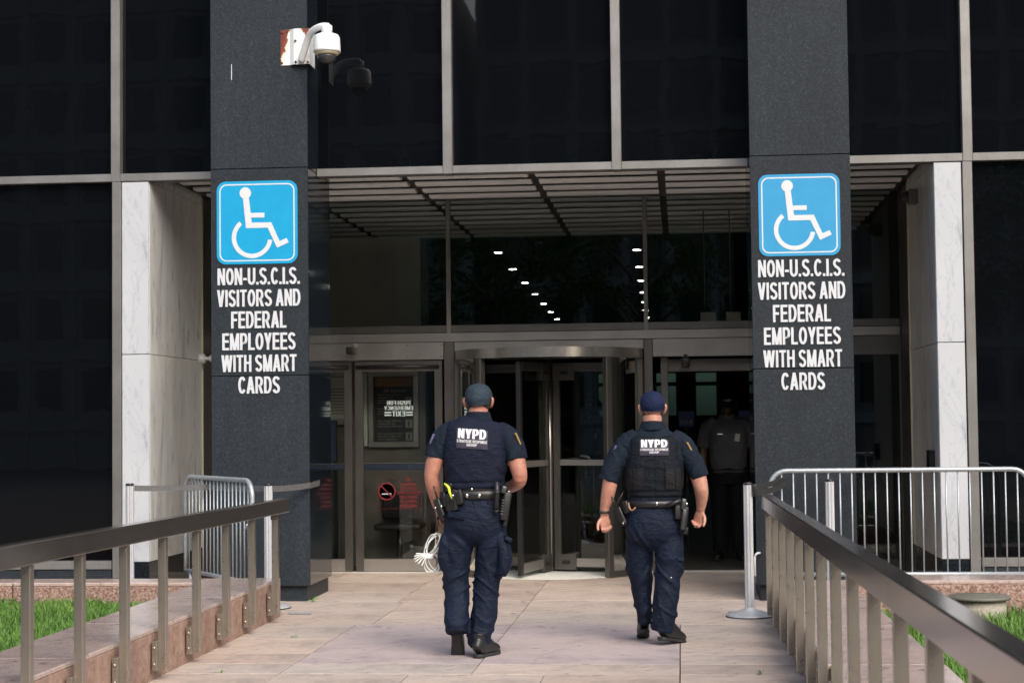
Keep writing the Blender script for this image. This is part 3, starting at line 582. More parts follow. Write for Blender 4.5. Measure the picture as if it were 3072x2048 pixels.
# notice boards in the lobby behind the doors
def board(x0, x1, z0, z1, label):
    b = thing('notice_board', label, 'notice board', ((x0+x1)/2, 19.29, z0), 'lobby notice boards'); Y = 19.29
    for n_, (a, c, d_, e) in (('frame', (x0, x1, z1-.06, z1)), ('frame', (x0, x1, z0, z0+.06)), ('frame', (x0, x0+.06, z0+.06, z1-.06)), ('frame', (x1-.06, x1, z0+.06, z1-.06))): box(n_, a, c, Y-.06, Y, d_, e, 'stainless', b, .004)
    return b
b1 = board(-3.43, -2.868, 1.30, 2.135, 'framed All Visitors notice board seen through the left glass door'); Y = 19.28
box('poster', -3.37, -2.928, Y-.01, Y, 1.361, 2.07, 'poster_black', b1); box('poster_header', -3.36, -2.938, Y-.013, Y-.0105, 1.965, 2.06, 'poster_brown', b1)
text('heading', 'All Visitors', .25, .034, -3.14, Y-.012, 1.92, 'poster_grey', b1, depth=.001)
for i, (s_, w_) in enumerate((('No Weapons or', .25), ('dangerous', .17), ('instruments', .19), ('permitted', .15))): text('poster_line', s_, w_, .022, -3.33+w_/2, Y-.012, 1.872-.029*i, 'poster_grey', b1, depth=.001)
for i, (s_, w_) in enumerate((('Remove', .12), ('from', .08), ('plastic', .12))): text('poster_line', s_, w_, .022, -3.33+w_/2, Y-.012, 1.722-.029*i, 'poster_grey', b1, depth=.001)
for i, (s_, w_) in enumerate((('ALL bags will be', .26), ('inspected by', .2), ('security officers', .27))): text('poster_line', s_, w_, .022, -3.33+w_/2, Y-.012, 1.585-.029*i, 'poster_grey', b1, depth=.001)
for i, (s_, w_) in enumerate((('ALL persons must', .28), ('pass through the', .26), ('metal detector.', .22))): text('poster_line', s_, w_, .022, -3.33+w_/2, Y-.012, 1.445-.029*i, 'poster_grey', b1, depth=.001)
for z in (1.80, 1.555, 1.415): box('pictogram', -3.02, -2.945, Y-.012, Y-.0105, z-.045, z+.045, 'poster_grey', b1); box('pictogram_figure', -2.99, -2.975, Y-.014, Y-.0125, z-.03, z+.03, 'poster_black', b1)
box('poster_panel', -3.52, -3.44, 19.26, 19.29, 1.31, 2.12, 'paper', b1, .004)
b2 = board(-4.02, -3.60, 1.55, 2.14, 'framed notice board with printed pages, behind the left column edge'); box('page', -3.955, -3.66, Y-.01, Y, 1.615, 2.075, 'paper', b2)
box('page_stamp', -3.93, -3.89, Y-.013, Y-.0105, 2.0, 2.04, 'ink', b2)
for i in range(9): box('page_text', -3.935, -3.70, Y-.012, Y-.0105, 1.94-.034*i, 1.952-.034*i, 'poster_grey', b2)
c_ = thing('blue_partition', 'blue fabric partition panel inside the left door', 'partition', (-3.95, 18.95, 0)); box('panel', -4.25, -3.72, 18.93, 18.97, 1.15, 1.6, 'blue_board', c_, .01); box('post', -4.25, -4.21, 18.93, 18.97, 0, 1.15, 'black_plastic', c_); box('post', -3.76, -3.72, 18.93, 18.97, 0, 1.15, 'black_plastic', c_)
c_ = thing('lobby_chair', 'dark lobby chair seen through the lower door glass', 'chair', (-3.05, 19.0, 0)); box('seat', -3.3, -2.8, 18.8, 19.22, .42, .48, 'black_plastic', c_, .02, 2); box('backrest', -3.28, -2.82, 19.2, 19.24, .52, .80, 'black_plastic', c_, .03, 2); tube('leg', [(-3.05, 19.0, .42), (-3.05, 19.0, .04)], .03, 'black_plastic', c_); box('base', -3.3, -2.8, 18.97, 19.03, .0, .05, 'black_plastic', c_, .01)

# ------------------------------------------------------------------ revolving door
RX, RY, RR = -1.37, DY-.02, .985
rd = thing('revolving_door', 'stainless steel revolving door with glass wings in the middle of the entrance', 'revolving door', (RX, RY, 0))
def ring_band(name, r, z0, z1, a0, a1, mat, th=.03, n=40):
    V, F = [], []
    for i in range(n+1):
        a = a0+(a1-a0)*i/n; c, s = math.cos(a), math.sin(a)
        V += [(r*c, r*s, z0), (r*c, r*s, z1), ((r-th)*c, (r-th)*s, z1), ((r-th)*c, (r-th)*s, z0)]
    for i in range(n):
        for k in range(4): F.append((4*i+k, 4*i+(k+1) % 4, 4*i+4+(k+1) % 4, 4*i+4+k))
    F += [(0, 1, 2, 3), (4*n+3, 4*n+2, 4*n+1, 4*n)]
    o = mesh(name, V, F, mat, rd, False, (RX, RY, 0)); o.data.shade_smooth(); o.data.set_sharp_from_angle(angle=R(40)); return o
ring_band('canopy_drum', RR, 2.205, 2.305, R(180), R(360), 'stainless_polished', .08)
V = [(0, 0, 2.302)]+[(.9*math.cos(R(180+180*i/40)), .9*math.sin(R(180+180*i/40)), 2.302) for i in range(41)]
mesh('canopy_top', V, [(0, i, i+1) for i in range(1, 41)], 'soffit_channel', rd, False, (RX, RY, 0)); V = [(x, y, 2.21) for x, y, z in V]; mesh('canopy_ceiling', V, [(0, i+1, i) for i in range(1, 41)], 'lobby_ceiling', rd, False, (RX, RY, 0))
ring_band('curved_glass', .955, .06, 2.205, R(180), R(226), 'clear_glass', .012); ring_band('curved_glass', .955, .06, 2.205, R(314), R(360), 'clear_glass', .012)
ring_band('curved_sill', .97, .0, .065, R(180), R(226), 'stainless_dark', .04); ring_band('curved_sill', .97, .0, .065, R(314), R(360), 'stainless_dark', .04)
for a in (184, 228, 312, 356):
    x, y = RX+.955*math.cos(R(a)), RY+.955*math.sin(R(a)); o = box('drum_post', x-.035, x+.035, y-.035, y+.035, 0, 2.207, 'stainless_dark', rd, .006); o.rotation_euler.z = R(a)
lathe('floor_disc', [(.05, 0.), (.93, 0.), (.93, .009)], 'threshold', rd, (RX, RY, 0), 48)
tube('centre_shaft', [(RX, RY, .02), (RX, RY, 2.2)], .03, 'stainless', rd)
for a in (254, 344, 74, 164):
    w = bpy.data.objects.new('door_wing', None); link(w, rd, (RX, RY, 0)); w.rotation_euler.z = R(a); WL[w] = Vector()
    dk = 'black_plastic' if a == 254 else 'stainless_dark'
    def wb(nm, x0, x1, z0, z1, mt, th=.022, **k):
        o = box(nm, x0, x1, -th, th, z0, z1, mt, None, **k); o.parent = w; return o
    wb('stile', .05, .12, .06, 2.17, 'stainless_dark', bev=.003); wb('stile', .83, .90, .03, 2.17, dk, bev=.003); wb('rail', .12, .83, 2.08, 2.17, 'stainless_dark', bev=.003); wb('rail', .12, .83, .06, .15, 'stainless', bev=.003)
    wb('mid_rail', .12, .83, 1.105, 1.165, 'stainless', .026, bev=.003); wb('pane', .11, .84, .14, 2.09, 'clear_glass', .004)
    wb('hinge_plate', .05, .29, 1.99, 2.15, 'stainless_dark', .03, bev=.004); wb('hinge_plate', .05, .29, .03, .19, 'stainless_dark', .03, bev=.004); wb('latch', .14, .22, 2.05, 2.085, 'black_plastic', .045); wb('latch', .14, .22, .09, .125, 'black_plastic', .045)

# ------------------------------------------------------------------ accessibility signs and lettering on the columns
def rrect(w, h, r, n=8):
    P = []
    for cx, cz, a0 in ((w/2-r, h/2-r, 0), (-w/2+r, h/2-r, 90), (-w/2+r, -h/2+r, 180), (w/2-r, -h/2+r, 270)):
        for i in range(n+1): a = R(a0+90*i/n); P.append((cx+r*math.cos(a), cz+r*math.sin(a)))
    return P
def band(name, outer, inner, y0, y1, mat, par, loc):
    n = len(outer); V = [(x, y0, z) for x, z in outer]+[(x, y0, z) for x, z in inner]+[(x, y1, z) for x, z in outer]+[(x, y1, z) for x, z in inner]; F = []
    for i in range(n):
        j = (i+1) % n; F += [(i, j, j+n, i+n), (i, i+2*n, j+2*n, j), (i+n, j+n, j+3*n, i+3*n)]
    return mesh(name, V, F, mat, par, False, loc)
def access_sign(cx, cz, w, h, mat, label):
    y = 15.45; s = thing('accessibility_sign', label, 'sign', (cx, y, cz-h/2), 'wheelchair signs on the columns'); L = (cx, y, cz); k = h/.743
    prism('sign_board', rrect(w, h, .085*k), -.006, -.0005, mat, s, L)
    band('border_line', rrect(w-.05, h-.05, .065*k), rrect(w-.072, h-.072, .055*k), -.0075, -.0055, 'sign_white', s, L)
    y0, y1 = -.0085, -.0055
    cxr, czr = -.055*k, -.145*k        # wheel centre
    lathe('symbol_head', [(.052*k, 0), (.052*k, .0036), (.004, .0036)], 'sign_white', s, (cx-.105*k, y-.0055, cz+.265*k), 28, False).rotation_euler = (R(90), 0, 0)
    P = lambda pts: [(a*k, b*k) for a, b in pts]
    prism('symbol_body', P([(-.128, .235), (-.074, .235), (-.058, .085), (.068, .085), (.068, .043), (-.053, .043), (-.047, -.002), (.13, -.002), (.205, -.172), (.268, -.145), (.288, -.185), (.182, -.232), (.098, -.05), (-.10, -.05)]), y0, y1, 'sign_white', s, L)
    a0, a1 = 128, 352; ro, ri, n = .185*k, .146*k, 40; c = (-.045*k, -.135*k)
    oo = [(c[0]+ro*math.cos(R(a0+(a1-a0)*i/n)), c[1]+ro*math.sin(R(a0+(a1-a0)*i/n))) for i in range(n+1)]; ii = [(c[0]+ri*math.cos(R(a0+(a1-a0)*i/n)), c[1]+ri*math.sin(R(a0+(a1-a0)*i/n))) for i in range(n+1)]
    V = [(x, y_, z) for y_ in (y0, y1) for x, z in oo+ii]; N = n+1; F = []
    for i in range(n): F += [(i, i+1, N+i+1, N+i), (i, 2*N+i, 2*N+i+1, i+1), (N+i, N+i+1, 3*N+i+1, 3*N+i)]
    mesh('symbol_wheel', V, F, 'sign_white', s, False, L)
access_sign(-3.747, 3.370, .735, .743, 'sign_blue', 'bright cyan blue wheelchair sign on the left column')
access_sign(1.049, 3.332, .70, .712, 'sign_blue_pale', 'blue wheelchair sign on the right column')
LINES = (('NON-U.S.C.I.S.', .745), ('VISITORS AND', .755), ('FEDERAL', .50), ('EMPLOYEES', .663), ('WITH SMART', .68), ('CARDS', .376))
def col_lettering(cx, ztop, dz, label, k=1.):
    t = thing('column_lettering', label, 'lettering', (cx, 15.45, ztop-1.15), 'white lettering on the columns')
    for i, (s_, w_) in enumerate(LINES): caps('text_line', s_, w_*k, .150*k, cx, 15.4495, ztop-.075-dz*i, 'letter_white', t, depth=.009)
col_lettering(-3.735, 2.963, .194, 'white block letters below the blue sign on the left column')
col_lettering(1.056, 2.945, .196, 'white block letters below the blue sign on the right column', .99)
s_ = box('paint_scratch', -3.978, -3.972, 15.4485, 15.4496, 4.66, 4.80, 'sign_white'); tag(s_, 'thin white scratch mark high on the left column', 'scratch')

# ------------------------------------------------------------------ dome camera on the left column
cm = thing('security_camera', 'white dome camera on a rusty bracket at the top of the left column', 'security camera', (-3.38, 15.44, 4.78))
V = [(-3.525, 15.447, 4.775), (-3.385, 15.415, 4.785), (-3.24, 15.40, 4.775), (-3.24, 15.40, 5.09), (-3.385, 15.415, 5.105), (-3.525, 15.447, 5.095)]
V = [(-3.525, 15.443), (-3.44, 15.440), (-3.395, 15.405), (-3.25, 15.400)]
def bent(z0, z1, th): return [(x, y, z0) for x, y in V]+[(x, y, z1) for x, y in V]+[(x, y+th, z0) for x, y in V]+[(x, y+th, z1) for x, y in V]
n = 4; F = [(i, i+1, i+1+n, i+n) for i in range(3)]+[(i+2*n, i+3*n, i+1+3*n, i+1+2*n) for i in range(3)]+[(i, i+2*n, i+1+2*n, i+1) for i in range(3)]+[(i+n, i+1+n, i+1+3*n, i+3*n) for i in range(3)]+[(0, n, 3*n, 2*n), (3, 3+2*n, 3+3*n, 3+n)]
pl = mesh('bracket_plate', bent(4.775, 5.095, .006), F, 'rusted_paint', cm)
box('bracket_side', -3.256, -3.250, 15.40, 15.62, 4.775, 5.09, 'white_paint', cm); box('bracket_back', -3.39, -3.30, 15.415, 15.448, 4.78, 5.09, 'white_paint', cm)
for x, z in ((-3.512, 5.07), (-3.512, 4.795), (-3.38, 4.985), (-3.378, 4.795), (-3.268, 4.79), (-3.46, 5.075)): lathe('bolt', [(.004, .009), (.010, .008), (.011, 0)][::-1], 'rust', cm, (x, 15.442 if x < -3.45 else 15.402, z), 10).rotation_euler = (R(90), 0, 0)
v, f = loft([(-3.325, 15.385, 4.80), (-3.285, 15.34, 4.885), (-3.235, 15.28, 4.985), (-3.175, 15.22, 5.035), (-3.09, 15.17, 5.055), (-3.03, 15.155, 5.05)], [(.03, .026), (.03, .026), (.03, .026), (.03, .026), (.03, .028), (.028, .024)], 14, 5, (0, 1, .3), 4.)
mesh('arm', v, f, 'white_paint', cm, True); K = (-3.045, 15.155, -.072)
lathe('hub', [(.02, 5.045), (.045, 5.06), (.05, 5.09), (.048, 5.125), (.03, 5.137)], 'white_paint', cm, K, 16); lathe('housing', [(.03, 5.062), (.07, 5.055), (.102, 5.042), (.114, 5.02), (.120, 4.91), (.122, 4.892), (.112, 4.89)], 'white_paint', cm, K, 40)
lathe('rim', [(.115, 4.894), (.10, 4.870), (.082, 4.864)], 'cream_rim', cm, K, 40); lathe('dome', [(.084, 4.868), (.082, 4.846), (.074, 4.822), (.057, 4.803), (.034, 4.792), (.008, 4.789)], 'smoked_dome', cm, K, 32)
# smaller devices at the entrance
c_ = thing('wall_camera', 'small dark camera on the steel header above the left doors', 'security camera', (-3.42, 18.2, 2.28)); box('mount', -3.435, -3.39, 18.2, 18.41, 2.36, 2.40, 'stainless', c_, .004); box('body', -3.462, -3.378, 18.12, 18.30, 2.285, 2.36, 'black_plastic', c_, .01, 2)
c_ = thing('wall_camera', 'small black camera hanging over the open right doorway', 'security camera', (.055, 18.3, 2.1)); box('body', .015, .097, 18.24, 18.36, 2.10, 2.205, 'black_plastic', c_, .02, 2); box('mount', .035, .075, 18.28, 18.36, 2.2, 2.24, 'black_plastic', c_)
c_ = thing('wall_camera', 'dark dome camera near the soffit on the right marble return', 'security camera', (2.2, 17.0, 3.62)); v, f = ellipsoid((2.16, 16.98, 3.655), (.055, .055, .055), 20, 10); mesh('dome', v, f, 'smoked_dome', c_, True); box('mount', 2.175, 2.262, 16.9, 17.06, 3.585, 3.72, 'lobby_grey', c_, .01, 2)
c_ = thing('alarm_sounder', 'white round alarm sounder on the left jamb beside the column', 'alarm', (-4.82, 17.6, 2.2)); o = lathe('body', [(.05, 0), (.05, .05), (.04, .06)], 'white_paint', c_, (-4.875, 17.6, 2.24), 20); o.rotation_euler = (0, R(90), 0); o = lathe('horn', [(.018, .06), (.018, .10), (.04, .125)], 'white_paint', c_, (-4.875, 17.6, 2.24), 16); o.rotation_euler = (0, R(90), 0)
c_ = thing('electrical_box', 'black intercom box low on the right marble pier', 'box', (2.22, 16.2, 1.1)); box('body', 2.21, 2.262, 16.15, 16.35, 1.08, 1.27, 'black_plastic', c_, .005)
for i, (x0, x1) in enumerate(((.234, .413), (.525, .687))):
    c_ = thing('emergency_light', 'pale emergency light box inside above the right doorway, %s one' % ('left' if i == 0 else 'right'), 'light box', ((x0+x1)/2, 20, 2.66), 'emergency light boxes'); box('body', x0, x1, 19.95, 20.05, 2.66, 2.768, 'paper', c_, .006); tube('conduit', [(x0+.05, 20, 2.76), (x0+.05, 20, 4.16)], .006, 'lobby_grey', c_)
for i, x in enumerate((-.029, .69)):
    c_ = thing('banner_sign', 'dark blue GSA sign in the lobby %s the guard' % ('left of' if i == 0 else 'right of'), 'sign', (x+.09, 21.5, 1.47), 'blue lobby signs'); box('board', x, x+.187, 21.48, 21.5, 1.476, 1.668, 'gsa_blue', c_); caps('logo_text', 'GSA', .15, .045, x+.095, 21.479, 1.535, 'poster_grey', c_, depth=.001); box('post', x+.08, x+.107, 21.501, 21.52, 0, 1.6, 'black_plastic', c_)

# ------------------------------------------------------------------ handrails
def handrail(label, xs, posts, z_of, y_end, side):
    """flat steel rail on square posts bolted to the kerb; x and top height given along y"""
    ya, yb = posts[0]-1.2, y_end; h = thing('handrail', label, 'handrail', (xs(yb), (ya+yb)/2, 0), 'walkway handrails')
    w, t = .042, .112; cuts = [ya]+[y for y in (6.05, 9.0, 12.2) if ya < y < yb]+[yb]
    for a, b in zip(cuts, cuts[1:]):
        a += .0015; b -= .0015; V = []
        for y in (a, b):
            x, z = xs(y), z_of(y); e = .006
            V += [(x-w+e, y, z), (x+w-e, y, z), (x+w, y, z-e), (x+w, y, z-t+e), (x+w-e, y, z-t), (x-w+e, y, z-t), (x-w, y, z-t+e), (x-w, y, z-e)]
        F = [tuple(range(8)), tuple(range(15, 7, -1))]+[(i, i+8, (i+1) % 8+8, (i+1) % 8) for i in range(8)]; mesh('rail', V, F, 'rail_cap', h)
    for y in posts:
        x, z = xs(y), z_of(y)-t; b = .075
        p = box('post', x-.024, x+.024, y-.03, y+.03, b, z-.004, 'rail_steel', h, .003)
        box('post_head', x-.03, x+.03, y-.035, y+.035, z-.045, z-.002, 'rail_cap', h, .003) if y == posts[-1] else None
        bx = x-side*.052; q = box('bracket', min(bx, bx+side*.03), max(bx, bx+side*.03), y-.07, y+.01, b-.01, b+.17, 'rail_steel', h, .002)
        for dz in (.03, .13): lathe('bolt', [(.010, 0), (.009, .006), (.004, .009)], 'stainless', h, (x-side*.036, y-.072, b+dz), 8).rotation_euler = (R(90), 0, 0)
handrail('brushed steel handrail on square posts along the left kerb', lambda y: -3.215, [5.42+.763*i for i in range(12)], lambda y: .968+.0075*(14.14-y), 14.14, 1)
handrail('brushed steel handrail on square posts in the right foreground', lambda y: .655+.009*(13.8-y), [3.05+.76*i for i in range(15)], lambda y: .983+.008*(13.9-y), 13.95, -1)

# ------------------------------------------------------------------ crowd barriers
def barrier(p0, p1, h, nb, label, zb=.24):
    p0, p1 = Vector((*p0, 0)), Vector((*p1, 0)); u = (p1-p0).normalized(); L = (p1-p0).length; Z = Vector((0, 0, 1)); r = .14
    b = thing('crowd_barrier', label, 'barrier', (p0+p1)/2, 'steel crowd barriers'); o = (p0+p1)/2
    A = lambda s, z: p0+u*s+Z*z-o
    path = [A(0, zb)]+[A(0, .5)]+arc(A(r, h-r), r, math.pi, math.pi/2, u, Z)+[A(L*.5, h)]+arc(A(L-r, h-r), r, math.pi/2, 0, u, Z)+[A(L, .5), A(L, zb)]
    f_ = loft(path, [.0205]*len(path), 12, 1, u.cross(Z)); mesh('frame', *f_, 'galvanised', b, True, o)
    tube('bottom_rail', [A(0, zb+.01), A(L, zb+.01)], .0185, 'galvanised', b, loc=o)
    for i in range(nb): s = L*(i+1)/(nb+1); tube('bar', [A(s, zb+.01), A(s, h-(.0 if r < s < L-r else .03))], .0068, 'galvanised', b, 8, loc=o)
    w = u.cross(Z)
    for s in (.12, L-.12): tube('foot', [A(s, zb)-w*.0, A(s, .10), A(s, .035)-w*.06, A(s, .02)-w*.28], .017, 'galvanised', b, loc=o); tube('foot', [A(s, .10), A(s, .035)+w*.06, A(s, .02)+w*.28], .017, 'galvanised', b, loc=o)
    for s in (.0, L): tube('hook', [A(s, .72)+w*.02, A(s, .74)+w*.05, A(s, .70)+w*.06], .007, 'galvanised', b, 8, loc=o)
    return b
barrier((-4.52, 15.85), (-3.57, 14.5), 1.10, 17, 'steel crowd barrier standing at an angle before the left column')
barrier((.745, 15.2), (2.90, 15.2), 1.125, 21, 'steel crowd barrier standing square on behind the right kerb')

# ------------------------------------------------------------------ belt stanchions
def stanchion(x, y, h, label, base=True):
    s = thing('stanchion', label, 'stanchion', (x, y, 0), 'belt stanchions'); L = (x, y, 0)
    V = []; F = []
    n = 32; prof = [(.034+.003*(1 if (i // 2) % 2 else -1)) for i in range(n)]
    V = [(prof[i]*math.cos(2*math.pi*i/n), prof[i]*math.sin(2*math.pi*i/n), z) for z in (.03, h-.02) for i in range(n)]
    F = [(i, (i+1) % n, (i+1) % n+n, i+n) for i in range(n)]+[tuple(range(n, 2*n))]; mesh('pole', V, F, 'stanchion_grey', s, False, L)
    lathe('cap', [(.036, h-.02), (.036, h-.003), (.028, h)], 'black_plastic', s, L, 24); lathe('base', [(.188, 0), (.188, .014), (.17, .024), (.10, .045), (.045, .062), (.038, .075)], 'stanchion_grey', s, L, 44); lathe('base_ring', [(.19, 0.), (.19, .008), (.186, .010)], 'black_rubber', s, L, 44)
    return s
s1 = stanchion(.522, 14.25, 1.065, 'grey belt stanchion standing on the paving by the end of the right handrail')
box('belt_head', .556, .592, 14.215, 14.285, .955, 1.05, 'black_plastic', s1, .006, 2)
stanchion(-4.84, 15.2, 1.062, 'grey belt stanchion before the left marble pier'); stanchion(-3.532, 14.92, 1.062, 'grey belt stanchion between the left handrail end and the left column'); stanchion(1.228, 15.0, 1.06, 'grey belt stanchion behind the bars of the right crowd barrier')
def belt(name, pts, hgt, mat, label, th=.0015, sag=0.):
    P = []
    for i, (a, b) in enumerate(zip(pts, pts[1:])):
        for k in range(8): q = k/8; p = Vector(a).lerp(Vector(b), q); p.z -= sag*4*q*(1-q); P.append(p)
    P.append(Vector(pts[-1])); V, F = [], []
    for i, p in enumerate(P):
        d = (P[min(i+1, len(P)-1)]-P[max(i-1, 0)]); nn = Vector((-d.y, d.x, 0)).normalized()*th; tw = noise.noise((p.x*5, p.y*5, .3))*.006
        V += [p+nn-Vector((0, 0, hgt/2)), p+nn+Vector((nn.x*0+tw*.5, tw, hgt/2)), p-nn+Vector((tw*.5, tw, hgt/2)), p-nn-Vector((0, 0, hgt/2))]
    for i in range(len(P)-1):
        for k in range(4): F.append((4*i+k, 4*i+(k+1) % 4, 4*i+4+(k+1) % 4, 4*i+4+k))
    return tag(mesh(name, V, F, mat), label, 'belt', 'retractable belts')
belt('retractable_belt', [(-4.8, 15.2, 1.02), (-4.18, 15.40, 1.02), (-3.57, 14.94, 1.02)], .05, 'belt_grey', 'grey retractable belt stretched between the two left stanchions', sag=.008)
belt('retractable_belt', [(-3.495, 14.93, 1.015), (-3.281, 15.435, 1.025), (-3.277, 15.6, 1.03), (-3.276, 15.85, 1.035)], .05, 'belt_grey', 'grey belt wrapped round the right edge of the left column', sag=.006)
belt('retractable_belt', [(.59, 14.26, 1.03), (.86, 15.19, 1.055)], .045, 'belt_black', 'upper black belt from the right stanchion to the crowd barrier', sag=.01)
belt('retractable_belt', [(.59, 14.23, .985), (.885, 15.175, 1.025)], .05, 'belt_black', 'lower black belt from the right stanchion to the crowd barrier', sag=.02)

# ------------------------------------------------------------------ hatch, loose bits, weeds
ht = thing('concrete_hatch', 'round iron hatch lid on a concrete stub in the right lawn', 'hatch', (2.21, 13.64, 0)); lathe('stub', [(.20, -.05), (.20, .19), (.19, .195)], 'concrete', ht, (2.21, 13.64, 0), 36); lathe('lid', [(.235, .20), (.235, .218), (.225, .226), (.06, .23), (.05, .236), (.02, .236)], 'hatch_iron', ht, (2.21, 13.64, 0), 40)
o = tube('pipe_hook', [(.615, 15.40, .22), (.615, 15.40, .38), (.622, 15.40, .405), (.64, 15.41, .415), (.66, 15.43, .415)], .009, 'white_paint'); tag(o, 'short white bent pipe at the foot of the right column', 'pipe')
o = box('metal_strip', -3.26, -3.06, 14.42, 14.46, .003, .012, 'galvanised', None, .003, rot=(0, 0, R(-8))); tag(o, 'loose flat metal strip on the paving past the left kerb', 'metal strip')
o = box('metal_strip', .36, .66, 14.55, 14.585, .003, .012, 'galvanised', None, .003, rot=(0, 0, R(12))); tag(o, 'flat metal strip behind the right stanchion base', 'metal strip')
def weed(x, y, z, n, size, label, seed):
    rs = random.Random(seed); w = thing('weed', label, 'weed', (x, y, z), 'small weeds'); 
    for _ in range(n):
        a = rs.uniform(0, 6.28); l = size*rs.uniform(.5, 1.1); e = rs.uniform(.3, 1.1); d = Vector((math.cos(a)*math.cos(e), math.sin(a)*math.cos(e), math.sin(e))); s = Vector((-math.sin(a), math.cos(a), 0))*l*.16
        P = [Vector(), d*l*.5+s, d*l*.95+Vector((0, 0, -.25*l)), d*l*.5-s, d*l*.55+Vector((0, 0, .04*l))]; mesh('leaf', P, [(0, 1, 4), (1, 2, 4), (2, 3, 4), (3, 0, 4)], 'weed', w, True, (x, y, z))
weed(-3.265, 15.44, 0, 7, .09, 'wispy weed at the foot of the left column', 1); weed(-2.86, 12.86, 0, 6, .05, 'flat weed in a paving joint beside the left kerb', 2); weed(-2.93, 11.06, 0, 5, .045, 'small weed in the paving joint at lower left', 3)
weed(.71, 11.06, 0, 8, .07, 'small leafy weed at the foot of the right kerb', 4); weed(.47, 11.06, 0, 5, .06, 'small weed in the paving joint at lower right', 5); weed(-4.5, 11.55, .11, 10, .16, 'broad-leaved weed in the left lawn', 6); weed(3.1, 13.4, .04, 9, .15, 'broad-leaved weed in the right lawn by the back kerb', 7)
# ------------------------------------------------------------------ people
def remesh(name, parts, vox, mat, parent, smooth=3, fold=None, loc=(0, 0, 0)):
    V, F = join(parts); me = bpy.data.meshes.new(name); me.from_pydata([tuple(v) for v in V], [], F)
    bm = bmesh.new(); bm.from_mesh(me); bmesh.ops.recalc_face_normals(bm, faces=bm.faces[:]); bm.to_mesh(me); bm.free()
    o = bpy.data.objects.new(name, me); C.objects.link(o)
    r = o.modifiers.new('r', 'REMESH'); r.mode = 'VOXEL'; r.voxel_size = vox; r.adaptivity = 0
    if smooth: s = o.modifiers.new('s', 'SMOOTH'); s.factor = .5; s.iterations = smooth
    dg = bpy.context.evaluated_depsgraph_get(); out = bpy.data.meshes.new_from_object(o.evaluated_get(dg)); out.name = name
    bpy.data.objects.remove(o)
    if fold:
        n = len(out.vertices); co = np.empty(n*3); out.vertices.foreach_get('co', co); co = co.reshape(-1, 3); no = np.empty(n*3); out.vertices.foreach_get('normal', no); no = no.reshape(-1, 3)
        d = np.array([fold(Vector(c), Vector(q)) for c, q in zip(co, no)]); co += no*d[:, None]; out.vertices.foreach_set('co', co.ravel()); out.update()
    out.materials.clear(); out.materials.append(M[mat]); out.shade_smooth()
    ob = bpy.data.objects.new(name, out); C.objects.link(ob); ob.parent = parent; ob.location = loc; WL[ob] = Vector(); return ob
def lp(name, V, F, mat, parent, smooth=True):
    o = mesh(name, V, F, mat, None, smooth); o.parent = parent; return o
def lbox(name, c, d, mat, parent, rot=(0, 0, 0), bev=.006, seg=2):
    o = box(name, c[0]-d[0]/2, c[0]+d[0]/2, c[1]-d[1]/2, c[1]+d[1]/2, c[2]-d[2]/2, c[2]+d[2]/2, mat, None, bev, seg); o.rotation_euler = tuple(R(a) for a in rot); o.parent = parent; return o
def ridge(p, fx, fz, sl, seed):
    """creases: ridged noise stretched across the slope sl"""
    a = noise.noise((p.x*fx+seed, p.y*fx, p.z*fz+sl*p.x*fz)); return (1-abs(a)*2.2)
def drape(ob, bvh, off):
    """push a flat part back onto the surface behind it"""
    me = ob.data; me.transform(Matrix.Translation(ob.location)); ob.location = (0, 0, 0); ymax = max(v.co.y for v in me.vertices)
    for v in me.vertices:
        hit = bvh.ray_cast(Vector((v.co.x, -1, v.co.z)), Vector((0, 1, 0)))[0]
        if hit: v.co.y = hit.y-off+(v.co.y-ymax)
    me.update()
def grid_plate(name, x0, x1, z0, z1, mat, parent, tilt=0., nx=14, nz=8):
    V = [(x0+(x1-x0)*i/nx, -.001 if 0 < i < nx and 0 < j < nz else 0., z0+(z1-z0)*j/nz+tilt*(x0+(x1-x0)*i/nx)) for j in range(nz+1) for i in range(nx+1)]
    F = [(j*(nx+1)+i, j*(nx+1)+i+1, (j+1)*(nx+1)+i+1, (j+1)*(nx+1)+i) for j in range(nz) for i in range(nx)]; return lp(name, V, F, mat, parent, False)
def bvh_of(o): return BVHTree.FromPolygons([v.co.copy() for v in o.data.vertices], [tuple(p.vertices) for p in o.data.polygons])
